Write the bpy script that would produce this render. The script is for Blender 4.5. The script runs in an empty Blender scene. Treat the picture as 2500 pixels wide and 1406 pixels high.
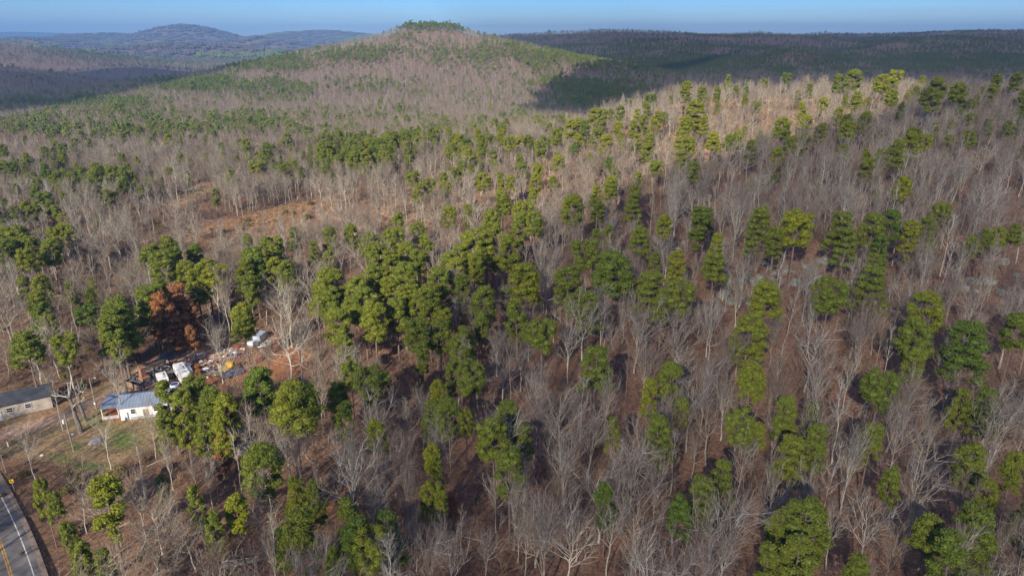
import bpy, math, random
import numpy as np
from mathutils import Vector, Matrix
random.seed(7); RNG = np.random.default_rng(7)
D = bpy.data
SC = bpy.context.scene
COL = SC.collection
# ------------------------------------------------------------------ camera, sky, sun, exposure
F = 1667.0; PITCH = math.radians(20.04); CZ = 75.0
cp, sp = math.cos(PITCH), math.sin(PITCH)
cam_d = D.cameras.new('camera'); cam = D.objects.new('camera', cam_d); COL.objects.link(cam)
cam_d.sensor_width = 36.0; cam_d.lens = 36.0 * F / 2500.0
cam_d.clip_start = 1.0; cam_d.clip_end = 60000.0
cam.location = (0, 0, CZ); cam.rotation_euler = (math.radians(90) - PITCH, 0, 0)
SC.camera = cam
SUN_EL = math.radians(27); SUN_AZ = math.radians(202)     # clockwise from +Y: behind the camera, slightly left
sun_dir = Vector((math.sin(SUN_AZ) * math.cos(SUN_EL), math.cos(SUN_AZ) * math.cos(SUN_EL), math.sin(SUN_EL)))
sd = D.lights.new('sun', 'SUN'); sun = D.objects.new('sun', sd); COL.objects.link(sun)
sd.energy = 5.0; sd.angle = math.radians(0.53); sd.color = (1.0, 0.90, 0.74)
sun.rotation_euler = (-sun_dir).to_track_quat('-Z', 'Y').to_euler()
world = D.worlds.new('World'); SC.world = world; world.use_nodes = True
wn = world.node_tree; wn.nodes.clear()
sky = wn.nodes.new('ShaderNodeTexSky'); sky.sky_type = 'NISHITA'; sky.sun_disc = False
sky.sun_elevation = SUN_EL; sky.sun_rotation = SUN_AZ; sky.altitude = 300
sky.air_density = 1.0; sky.dust_density = 0.3; sky.ozone_density = 3.0
bg = wn.nodes.new('ShaderNodeBackground'); bg.inputs['Strength'].default_value = 0.095
wo = wn.nodes.new('ShaderNodeOutputWorld')
hs = wn.nodes.new('ShaderNodeHueSaturation'); hs.inputs['Saturation'].default_value = 1.05
wn.links.new(sky.outputs[0], hs.inputs['Color'])
geo = wn.nodes.new('ShaderNodeTexCoord'); sx_ = wn.nodes.new('ShaderNodeSeparateXYZ'); wn.links.new(geo.outputs['Generated'], sx_.inputs[0])
rm = wn.nodes.new('ShaderNodeMapRange'); rm.inputs[1].default_value = -.005; rm.inputs[2].default_value = .06; wn.links.new(sx_.outputs['Z'], rm.inputs[0])
cr = wn.nodes.new('ShaderNodeValToRGB'); ce = cr.color_ramp.elements; ce[0].color = (.92, .98, 1.16, 1); ce[1].color = (.36, .76, 1.38, 1)
mm = wn.nodes.new('ShaderNodeMix'); mm.data_type = 'RGBA'; mm.blend_type = 'MULTIPLY'; mm.inputs[0].default_value = 1
wn.links.new(rm.outputs[0], cr.inputs[0]); wn.links.new(hs.outputs[0], mm.inputs[6]); wn.links.new(cr.outputs[0], mm.inputs[7])
# faint streaky cloud low over the horizon, all the way round
mp = wn.nodes.new('ShaderNodeMapping'); mp.inputs['Scale'].default_value = (5, 5, 70); wn.links.new(geo.outputs['Generated'], mp.inputs[0])
cn = wn.nodes.new('ShaderNodeTexNoise'); cn.inputs['Scale'].default_value = 1.6; cn.inputs['Detail'].default_value = 7; wn.links.new(mp.outputs[0], cn.inputs['Vector'])
m1_ = wn.nodes.new('ShaderNodeMapRange'); m1_.inputs[1].default_value = .48; m1_.inputs[2].default_value = .72; m1_.inputs[4].default_value = .55; wn.links.new(cn.outputs['Fac'], m1_.inputs[0])
m2_ = wn.nodes.new('ShaderNodeMapRange'); m2_.inputs[1].default_value = .045; m2_.inputs[2].default_value = .004; wn.links.new(sx_.outputs['Z'], m2_.inputs[0])
ml = wn.nodes.new('ShaderNodeMath'); ml.operation = 'MULTIPLY'; wn.links.new(m1_.outputs[0], ml.inputs[0]); wn.links.new(m2_.outputs[0], ml.inputs[1])
mc = wn.nodes.new('ShaderNodeMix'); mc.data_type = 'RGBA'; mc.inputs[7].default_value = (4.6, 4.9, 6.0, 1); wn.links.new(ml.outputs[0], mc.inputs[0]); wn.links.new(mm.outputs[2], mc.inputs[6])
wn.links.new(mc.outputs[2], bg.inputs[0]); wn.links.new(bg.outputs[0], wo.inputs[0])
SC.view_settings.view_transform = 'Standard'; SC.view_settings.look = 'None'
SC.view_settings.exposure = 0.5; SC.view_settings.gamma = 1.0; SC.view_settings.use_curve_mapping = False
# ------------------------------------------------------------------ helpers
def clear_tag(o, label=None, cat=None, group=None, kind=None):
    if label: o['label'] = label
    if cat: o['category'] = cat
    if group: o['group'] = group
    if kind: o['kind'] = kind
    return o
tag = clear_tag
def mesh(name, V, Fc, mats=(), mi=None, smooth=False):
    me = D.meshes.new(name); V = np.asarray(V, dtype=np.float32)
    me.from_pydata(V.tolist(), [], [tuple(f) for f in Fc]) if not isinstance(Fc, np.ndarray) else fast(me, V, Fc)
    for m in mats: me.materials.append(m)
    if mi is not None: me.polygons.foreach_set('material_index', np.asarray(mi, dtype=np.int32))
    if smooth: me.polygons.foreach_set('use_smooth', np.ones(len(me.polygons), dtype=bool))
    me.update(); return me
def fast(me, V, Fa):
    n, k = Fa.shape
    me.vertices.add(len(V)); me.vertices.foreach_set('co', V.ravel())
    me.loops.add(n * k); me.loops.foreach_set('vertex_index', Fa.astype(np.int32).ravel())
    me.polygons.add(n); me.polygons.foreach_set('loop_start', np.arange(0, n * k, k, dtype=np.int32))
    me.polygons.foreach_set('loop_total', np.full(n, k, dtype=np.int32))
    me.update(calc_edges=True)
def ob(name, me, parent=None, loc=(0, 0, 0), rot=0.0, **kw):
    o = D.objects.new(name, me); COL.objects.link(o)
    if parent: o.parent = parent
    o.location = loc; o.rotation_euler = (0, 0, rot)
    return tag(o, **kw)
def empty(name, loc, rot=0.0, **kw):
    o = D.objects.new(name, None); COL.objects.link(o); o.empty_display_size = .5
    o.location = loc; o.rotation_euler = (0, 0, rot); return tag(o, **kw)
# materials
def mat(name, col, rough=.8, var=.25, scale=3.0, tint=False, bump=0.0, metal=0.0, col2=None, spec=.3):
    m = D.materials.new(name); m.use_nodes = True; nt = m.node_tree; N = nt.nodes; L = nt.links
    b = N['Principled BSDF']; b.inputs['Roughness'].default_value = rough; b.inputs['Metallic'].default_value = metal
    b.inputs['Specular IOR Level'].default_value = spec
    tc = N.new('ShaderNodeTexCoord'); no = N.new('ShaderNodeTexNoise'); no.inputs['Scale'].default_value = scale
    no.inputs['Detail'].default_value = 5; L.new(tc.outputs['Object'], no.inputs['Vector'])
    mr = N.new('ShaderNodeMapRange'); mr.inputs[1].default_value = .3; mr.inputs[2].default_value = .7
    L.new(no.outputs['Fac'], mr.inputs[0])
    mx = N.new('ShaderNodeMix'); mx.data_type = 'RGBA'
    c2 = col2 or tuple(c * (1 - var) for c in col); c1 = col if col2 else tuple(c * (1 + var * .6) for c in col)
    mx.inputs[6].default_value = (*c2, 1); mx.inputs[7].default_value = (*c1, 1); L.new(mr.outputs[0], mx.inputs[0])
    out = mx.outputs[2]
    if tint:
        at_ = N.new('ShaderNodeAttribute'); at_.attribute_type = 'INSTANCER'; at_.attribute_name = 'tint'
        rp = N.new('ShaderNodeValToRGB'); e = rp.color_ramp.elements
        e[0].position = 0; e[0].color = (*tint[0], 1); e[1].position = 1; e[1].color = (*tint[-1], 1)
        for k in range(1, len(tint) - 1):
            x = e.new(k / (len(tint) - 1)); x.color = (*tint[k], 1)
        L.new(at_.outputs['Fac'], rp.inputs[0])
        m2 = N.new('ShaderNodeMix'); m2.data_type = 'RGBA'; m2.blend_type = 'MULTIPLY'; m2.inputs[0].default_value = 1
        L.new(out, m2.inputs[6]); L.new(rp.outputs[0], m2.inputs[7]); out = m2.outputs[2]
    L.new(out, b.inputs['Base Color'])
    if bump:
        bp = N.new('ShaderNodeBump'); bp.inputs['Strength'].default_value = bump
        L.new(no.outputs['Fac'], bp.inputs['Height']); L.new(bp.outputs[0], b.inputs['Normal'])
    return m
def glass_mat(name, col):
    m = mat(name, col, rough=.08, var=.1); m.node_tree.nodes['Principled BSDF'].inputs['Specular IOR Level'].default_value = .8; return m
PT = [(.62, .80, .75), (.9, .95, .9), (1.0, 1.0, 1.0), (1.2, 1.12, .8), (1.45, 1.3, .7)]
NEEDLE = mat('pine_needles', (.165, .19, .022), rough=.7, var=.35, scale=1.6, tint=PT)
DRYNEEDLE = mat('rust_brown_leaves', (.33, .15, .06), rough=.85, var=.4, scale=1.5, tint=[(.8, .8, .8), (1.15, 1.1, 1.0)])
CEDAR = mat('cedar_foliage', (.12, .105, .028), rough=.8, var=.35, scale=2, tint=[(.7, .8, .7), (1.25, 1.1, .9)])
BARK = mat('pine_bark', (.23, .165, .13), rough=.95, var=.35, scale=4)
GREY = mat('grey_bark', (.47, .43, .35), rough=.9, var=.3, scale=2.5, tint=[(.45, .40, .36), (.75, .70, .66), (1.0, 1.0, 1.0), (1.3, 1.3, 1.27)])
TWIG = mat('twigs', (.27, .22, .16), rough=.95, var=.25, scale=1.5, tint=[(.7, .58, .55), (.9, .82, .8), (1.0, 1.0, 1.0), (1.2, 1.17, 1.1)])
BRUSH = mat('brush_twigs', (.27, .185, .13), rough=.95, var=.35, scale=1.0, tint=[(.65, .65, .65), (1.0, 1.0, 1.0), (1.35, 1.3, 1.2)])
DRYGRASS = mat('dry_grass', (.42, .28, .16), rough=.95, var=.3, scale=1.0, tint=[(.7, .65, .6), (1.15, 1.12, 1.05)])
ROCK = mat('lichen_rock', (.26, .265, .22), rough=.95, var=.4, scale=1.5, bump=.5)
# ------------------------------------------------------------------ terrain
def u_of(px, py=700.0):
    v = (703 - py) / F
    return ((px - 1250) / F) / (cp + v * sp)
def slope(py): return math.tan(math.atan((703 - py) / F) - PITCH)
YK = np.array([0, 80, 110, 130, 158, 191, 230, 268, 337, 400, 448, 500, 560, 600, 700, 850, 1000, 1200, 20000.])
PROF = {
 -700: [0, 0, 0, 0, 0, 0, 1, 1, 1, 1, 1, 0, -5, -12, -30, -45, -55, -58, -60],
 0:    [0, 0, 1, 1, 1, 1, 1, 2, 2, 2, 2, 1, 1, 0, -16, -40, -52, -58, -60],
 220:  [0, 0, 1, 1, 1, 1, 1, 2, 3, 3, 2, 1, 1, 0, 0, -18, -45, -58, -60],
 400:  [0, 0, 1, 1, 1, 1, 1, 3, 4, 4, 4, 3, 1, 1, 0, -3, -8, -45, -60],
 750:  [0, 0, 0, 1, 2, 3, 4, 5, 5, 4, 3, 2, 0, 0, -6, -11, -20, -40, -50],
 1000: [0, 0, 0, 1, 3, 5, 7, 8, 9, 8, 7, 5, 2, 0, -7, -12, -16, -30, -30],
 1350: [0, 0, 1, 2, 5, 8, 10, 12, 15, 15, 13, 10, 3, -2, -9, -14, -18, -20, -20],
 1640: [0, 0, 2, 4, 8, 13, 16, 18, 27, 34, 37, 31, 15, 3, -14, -24, -22, -15, -15],
 2000: [0, 1, 3, 6, 12, 20, 22, 24, 32, 38, 40, 34, 20, 8, -9, -24, -24, -12, -12],
 2500: [0, 1, 3, 6, 12, 20, 23, 25, 32, 37, 38, 34, 20, 8, -6, -24, -24, -12, -12],
 3300: [0, 1, 3, 6, 12, 20, 23, 25, 32, 37, 38, 34, 20, 8, -6, -24, -24, -12, -12]}
PXK = sorted(PROF)
_ys = np.concatenate([np.arange(0, 1300, 5.), [1300, 20000]])
def _sm(y):
    f = np.interp(_ys, YK, y); k = np.array([1, 2, 3, 4, 3, 2, 1.]); k /= k.sum()
    g = np.convolve(np.pad(f, 3, mode='edge'), k, 'valid'); return g
PT_Z = np.array([_sm(PROF[p]) for p in PXK]); UK = np.array([(p - 1250) / F for p in PXK])
def smooth(e0, e1, x):
    t = np.clip((x - e0) / (e1 - e0), 0, 1); return t * t * (3 - 2 * t)
_perm = RNG.permutation(512)
def vnoise(x, y):
    xi = np.floor(x).astype(int); yi = np.floor(y).astype(int); fx = x - xi; fy = y - yi
    fx = fx * fx * (3 - 2 * fx); fy = fy * fy * (3 - 2 * fy)
    h = lambda a, b: _perm[(_perm[a & 511] + b) & 511] / 255.5 - 1
    return (h(xi, yi) * (1 - fx) + h(xi + 1, yi) * fx) * (1 - fy) + (h(xi, yi + 1) * (1 - fx) + h(xi + 1, yi + 1) * fx) * fy
def fbm(x, y, o=4):
    s = 0; a = 1; t = 0
    for k in range(o):
        s = s + a * vnoise(x * 2**k + 17.3 * k, y * 2**k + 5.1 * k); t += a; a *= .5
    return s / t
FEAT = [  # px, top z, Y, half width x, half width y
 (-40, 14, 1500, 330, 240), (700, -24, 2000, 300, 160), (300, -20, 2350, 420, 180), (-120, 66, 2900, 760, 420), (450, 40, 4300, 1000, 420), (880, 26, 3900, 520, 380),
 (80, 70, 5400, 1300, 450), (620, 96, 5600, 600, 350), (450, 196, 6600, 800, 600), (250, 120, 6900, 1300, 800), (790, 146, 7600, 1300, 800), (-200, 120, 8200, 1500, 900), (60, 165, 12000, 2600, 1200),
 (1340, 118, 8000, 900, 700), (1200, 92, 6000, 500, 400), (1480, 98, 3500, 300, 260), (1850, 106, 3600, 260, 260), (2010, 96, 3500, 200, 240), (2330, 92, 3400, 260, 300), (1650, 70, 2500, 260, 160), (2200, 62, 2300, 330, 150), (1950, 40, 1800, 260, 120)]
CONE = (-163.0, 1450.0)
def zfun(x, y):
    x = np.asarray(x, float); y = np.asarray(y, float)
    yy = np.clip(y, 30, None); u = np.clip(x / yy, -1.15, 1.15)
    iu = np.clip(np.searchsorted(UK, u) - 1, 0, len(UK) - 2)
    fu = np.clip((u - UK[iu]) / (UK[iu + 1] - UK[iu]), 0, 1); fu = fu * fu * (3 - 2 * fu) * .5 + fu * .5
    idx = np.interp(yy, _ys, np.arange(len(_ys))); i0 = np.clip(idx.astype(int), 0, len(_ys) - 2); fy = idx - i0
    z0 = PT_Z[iu, i0] * (1 - fy) + PT_Z[iu, i0 + 1] * fy; z1 = PT_Z[iu + 1, i0] * (1 - fy) + PT_Z[iu + 1, i0 + 1] * fy
    z = z0 * (1 - fu) + z1 * fu
    # right-hand plateau and general far rise
    r = smooth(1100, 3400, yy) * smooth(-.14, .02, u)
    z = z + r * (84 - z) + r * (1 - smooth(3000, 3900, yy)) * 46 * fbm(x / 520 + 3, y / 420)
    z = np.where(yy > 3600, z * (1 - smooth(3600, 4200, yy)) + smooth(3600, 4200, yy) * (20 + (z - 20) * .75), z)
    far = smooth(7000, 11000, yy); z = z * (1 - far) + far * (70 + 25 * fbm(x / 2500, y / 2500))
    fz = np.full_like(z, -200.)
    for (px, top, Y, wx, wy) in FEAT:
        cx = (px - 1250) / F / 1.065 * Y
        d = ((x - cx) / wx) ** 2 + ((yy - Y) / wy) ** 2
        g = -75 + (top + 75) * np.exp(-d ** .82) * (1 + 0.0 * d)
        fz = np.maximum(fz, g)
    rr = np.sqrt(((x - CONE[0]) * 1.0) ** 2 + (yy - CONE[1]) ** 2)
    ang = np.arctan2(x - CONE[0], -(yy - CONE[1]))
    rr = rr * (1 + .10 * np.sin(3 * ang + 1) + .06 * fbm(x / 150, y / 150))
    cz = np.interp(rr, [0, 45, 62, 90, 165, 300, 440, 650, 1000, 1400], [93, 92, 86, 76, 58, 27, 3, -20, -45, -90])
    # long spur falling to the left from the cone
    ax, ay = -163., 1450.; bx, by = -520., 1020.
    t = np.clip(((x - ax) * (bx - ax) + (y - ay) * (by - ay)) / ((bx - ax) ** 2 + (by - ay) ** 2), 0, 1.3)
    dd = np.hypot(x - ax - t * (bx - ax), y - ay - t * (by - ay))
    sz = np.interp(t, [0, .3, .6, .92, 1.1, 1.3], [70, 38, 20, 4, -25, -70]) - (dd / 150) ** 1.4 * 14
    fz = np.maximum(fz, np.maximum(cz, sz))
    k = 9.0
    m = np.maximum(z, fz); z = m + k * np.log(np.exp((z - m) / k) + np.exp((fz - m) / k)) - k * .15 * 0
    amp = smooth(1000, 2500, yy)
    z = z + amp * (13 * fbm(x / 420, y / 420 + 9) + smooth(3000, 6000, yy) * 26 * fbm(x / 1300, y / 1300))
    hill = smooth(-.25, .1, u) * smooth(110, 200, yy) + smooth(200, 600, yy)
    z = z + np.clip(hill, 0, 1) * (1.1 * fbm(x / 35, y / 35) + .35 * fbm(x / 9, y / 9)) * 1.2
    return z
def ray(px, py):
    v = (703 - py) / F; return np.array([(px - 1250) / F, cp + v * sp, -sp + v * cp])
_ts = np.concatenate([np.arange(60, 400, 1.), np.geomspace(400, 12000, 700)])
def at(px, py, h=0.0):
    d = ray(px, py); X = d[0] * _ts; Y = d[1] * _ts; Z = CZ + d[2] * _ts
    g = zfun(X, Y) + h - Z; k = np.argmax(g > 0)
    if g[k] <= 0: k = len(_ts) - 1
    if k > 0:
        f = -g[k - 1] / (g[k] - g[k - 1] + 1e-9); t = _ts[k - 1] + f * (_ts[k] - _ts[k - 1])
    else: t = _ts[0]
    x, y = d[0] * t, d[1] * t
    return float(x), float(y), float(zfun(x, y)), float(t)
def proj(x, y, z):
    z = z - CZ; dep = y * cp - z * sp; vv = (y * sp + z * cp) / np.maximum(dep, 1e-3)
    return 1250 + F * x / np.maximum(dep, 1e-3), 703 - F * vv, dep
def inpoly(px, py, P):
    px = np.asarray(px); py = np.asarray(py); r = np.zeros(px.shape, bool); n = len(P)
    for i in range(n):
        x0, y0 = P[i]; x1, y1 = P[(i + 1) % n]
        if y0 == y1: continue
        c = ((y0 > py) != (y1 > py)) & (px < (x1 - x0) * (py - y0) / (y1 - y0) + x0); r ^= c
    return r
YARD = [(-300, 1030), (0, 1012), (110, 1006), (240, 945), (330, 900), (380, 872), (480, 858), (600, 842), (650, 815), (700, 830), (790, 880), (700, 925), (600, 925), (560, 945), (500, 958), (440, 975), (400, 1030), (385, 1085), (330, 1110), (260, 1150), (180, 1155), (110, 1125), (0, 1115), (-300, 1160)]
DIRT = [(330, 905), (380, 872), (480, 858), (600, 842), (650, 815), (700, 830), (790, 880), (700, 925), (600, 925), (560, 945), (500, 958), (440, 950), (350, 945), (320, 960), (300, 945)]
BROWN = [(300, 592), (430, 568), (560, 540), (700, 500), (770, 492), (750, 560), (700, 598), (620, 600), (560, 636), (500, 600), (430, 588)]
FIELD = [(412, 500), (440, 478), (500, 440), (525, 445), (515, 465), (470, 490), (430, 512)]
FIELD2 = [(-200, 362), (0, 362), (55, 372), (60, 392), (0, 398), (-200, 405)]
FIELD3 = [(120, 385), (180, 378), (190, 392), (140, 402)]
VERGE = [(-300, 1100), (0, 1105), (110, 1120), (150, 1190), (200, 1260), (250, 1330), (290, 1420), (330, 1600), (-300, 1700)]
LOT_TAN_LIT = [(780, 480), (1130, 405), (1300, 400), (1640, 215), (2420, 195), (2150, 300), (1700, 400), (1350, 470), (1150, 520), (900, 600), (760, 610)]
TRAILS = [([(840, 1180), (815, 1215), (788, 1250), (775, 1275)], 14), ([(700, 905), (740, 885), (790, 882)], 9), ([(560, 540), (520, 560), (440, 573), (340, 590)], 7), ([(600, 1390), (700, 1405), (820, 1420)], 14)]
DRIVE = [(-60, 1078), (0, 1064), (90, 1036), (170, 1012), (240, 978), (300, 945), (350, 905), (400, 880), (470, 866), (560, 862)]
def dpoly(px, py, L):
    px = np.asarray(px, float); py = np.asarray(py, float); d = np.full(px.shape, 1e9)
    for (x0, y0), (x1, y1) in zip(L[:-1], L[1:]):
        t = np.clip(((px - x0) * (x1 - x0) + (py - y0) * (y1 - y0)) / ((x1 - x0) ** 2 + (y1 - y0) ** 2), 0, 1)
        d = np.minimum(d, np.hypot(px - x0 - t * (x1 - x0), py - y0 - t * (y1 - y0)))
    return d
def build_ground():
    a = np.concatenate([np.arange(-180, -54, 9.), np.arange(-54, 54, .27), np.arange(54, 180.1, 9.)])
    a[-1] = 180; th = np.radians(a)
    r = np.concatenate([[0.5, 15, 30, 45, 60], np.geomspace(66, 400, 230), np.geomspace(405, 2600, 240), np.geomspace(2650, 30000, 150)])
    R, T = np.meshgrid(r, th, indexing='ij'); X = R * np.sin(T); Y = R * np.cos(T); Z = zfun(X, np.where(Y < 30, 30, Y))
    w = smooth(40, -400, Y); Z = np.where(Y < 40, Z * (1 - w) + 0 * w, Z); Z = np.where(Y < -200, 0, Z)
    V = np.stack([X, Y, Z], -1).reshape(-1, 3); nr, na = R.shape
    i, j = np.meshgrid(np.arange(nr - 1), np.arange(na - 1), indexing='ij'); q = (i * na + j).ravel()
    Fa = np.stack([q, q + 1, q + na + 1, q + na], -1)[:, ::-1]
    Fa = Fa[:, ::-1]
    px, py, dep = proj(V[:, 0], V[:, 1], V[:, 2]); vis = V[:, 1] > 40
    px = np.where(vis, px, -9999); py = np.where(vis, py, -9999)
    x, y = V[:, 0], V[:, 1]
    n1 = fbm(x / 14, y / 14); n2 = fbm(x / 4, y / 4) * 1.5; n3 = fbm(x / 60, y / 60)
    litter = np.array([.215, .122, .078]); C = np.tile(litter, (len(V), 1)) * (1 + .25 * n1 + .25 * n2)[:, None]
    def mixc(m, c):
        nonlocal C
        c = np.array(c) * (1 + .22 * n2)[:, None]; C = C * (1 - m[:, None]) + c * m[:, None]
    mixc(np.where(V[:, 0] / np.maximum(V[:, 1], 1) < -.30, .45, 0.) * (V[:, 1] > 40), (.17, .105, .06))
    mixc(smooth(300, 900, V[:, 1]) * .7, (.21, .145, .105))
    mixc(smooth(.7, .1, n1) * inpoly(px, py, LOT_TAN_LIT) * .9, (.56, .37, .24))  # tan dry ground, made paler to stand in for brighter light
    mixc(inpoly(px, py, VERGE) * .85, (.17, .10, .06))
    mixc(inpoly(px, py, YARD) * 1., (.26, .19, .095)); mixc(inpoly(px, py, YARD) * smooth(-.1, .5, n1), (.29, .185, .105))
    mixc(inpoly(px, py, YARD) * smooth(.3, .9, n2) * .45, (.13, .15, .045))
    for (cx, cy, rx, ry) in [(215, 1140, 45, 12), (185, 1090, 20, 12), (300, 1075, 40, 25), (150, 1118, 30, 10), (245, 1030, 30, 10)]:
        mixc(np.exp(-((px - cx) / rx) ** 2 - ((py - cy) / ry) ** 2) * .85, (.10, .165, .035))
    mixc(inpoly(px, py, DIRT) * smooth(-.9, .0, n1 + .3), (.30, .135, .068))
    mixc(smooth(17, 8, dpoly(px, py, DRIVE) + 2 * n1), (.42, .28, .185))
    mixc(smooth(1.7, .7, np.abs(dpoly(px, py, DRIVE) - 5)) * .0, (.2, .12, .08))
    for L, w in TRAILS: mixc(smooth(w, w * .5, dpoly(px, py, L)), (.25, .115, .068))
    mixc(inpoly(px, py, BROWN) * 1., (.33, .175, .095)); mixc(inpoly(px, py, BROWN) * smooth(-.1, .3, n1), (.42, .27, .15))
    for P in (FIELD, FIELD2, FIELD3): mixc(inpoly(px, py, P) * 1., (.37, .225, .125)); mixc(inpoly(px, py, P) * smooth(0, .4, n1) * .6, (.3, .25, .12))
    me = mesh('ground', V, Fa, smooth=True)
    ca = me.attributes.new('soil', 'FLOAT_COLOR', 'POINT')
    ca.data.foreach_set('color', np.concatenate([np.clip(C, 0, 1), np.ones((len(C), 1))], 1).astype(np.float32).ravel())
    m = D.materials.new('ground_soil'); m.use_nodes = True; nt = m.node_tree; N = nt.nodes; L = nt.links
    b = N['Principled BSDF']; b.inputs['Roughness'].default_value = .95; b.inputs['Specular IOR Level'].default_value = .1
    at_ = N.new('ShaderNodeAttribute'); at_.attribute_name = 'soil'
    g = N.new('ShaderNodeNewGeometry'); n_ = N.new('ShaderNodeTexNoise'); n_.inputs['Scale'].default_value = 1.7; n_.inputs['Detail'].default_value = 8
    n_.inputs['Roughness'].default_value = .75
    L.new(g.outputs['Position'], n_.inputs['Vector'])
    mr = N.new('ShaderNodeMapRange'); mr.inputs[1].default_value = .32; mr.inputs[2].default_value = .68; mr.inputs[3].default_value = .35; mr.inputs[4].default_value = 1.75
    L.new(n_.outputs['Fac'], mr.inputs[0])
    vm = N.new('ShaderNodeVectorMath'); vm.operation = 'SCALE'; L.new(at_.outputs['Color'], vm.inputs[0]); L.new(mr.outputs[0], vm.inputs['Scale'])
    L.new(vm.outputs[0], b.inputs['Base Color'])
    bp = N.new('ShaderNodeBump'); bp.inputs['Strength'].default_value = .6; bp.inputs['Distance'].default_value = .3
    L.new(n_.outputs['Fac'], bp.inputs['Height']); L.new(bp.outputs[0], b.inputs['Normal'])
    me.materials.append(m)
    return ob('ground', me, kind='structure')
build_ground()
CLOUD_THIN = .68; HAZE = .000125; HAZE_COL = (.30, .60, 1.0, 1)
# ------------------------------------------------------------------ tree builders
def frame(d):
    d = d / (np.linalg.norm(d) + 1e-9); a = np.array([0, 0, 1.]) if abs(d[2]) < .9 else np.array([1., 0, 0])
    s = np.cross(d, a); s /= np.linalg.norm(s); return s, np.cross(d, s)
class TM:
    def __init__(s): s.V = []; s.F = []; s.M = []
    def tube(s, P, R, n, m):
        base = len(s.V); k = len(P)
        for i in range(k):
            d = P[min(i + 1, k - 1)] - P[max(i - 1, 0)]; a, b = frame(d)
            for j in range(n):
                t = 2 * math.pi * j / n; s.V.append(P[i] + (a * math.cos(t) + b * math.sin(t)) * R[i])
        for i in range(k - 1):
            for j in range(n):
                a0 = base + i * n + j; a1 = base + i * n + (j + 1) % n
                s.F.append((a0, a1, a1 + n, a0 + n)); s.M.append(m)
    def tri(s, a, b, c, m):
        k = len(s.V); s.V += [a, b, c]; s.F.append((k, k + 1, k + 2)); s.M.append(m)
    def build(s, name, mats): return mesh(name, np.array(s.V), s.F, mats, s.M)
def limb(rg, p, d, L, segs, curl, jit):
    P = [p]; d = d / np.linalg.norm(d)
    for i in range(segs):
        d = d + rg.normal(0, jit, 3) + np.array([0, 0, curl]); d /= np.linalg.norm(d); P.append(P[-1] + d * L / segs)
    return P
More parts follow.
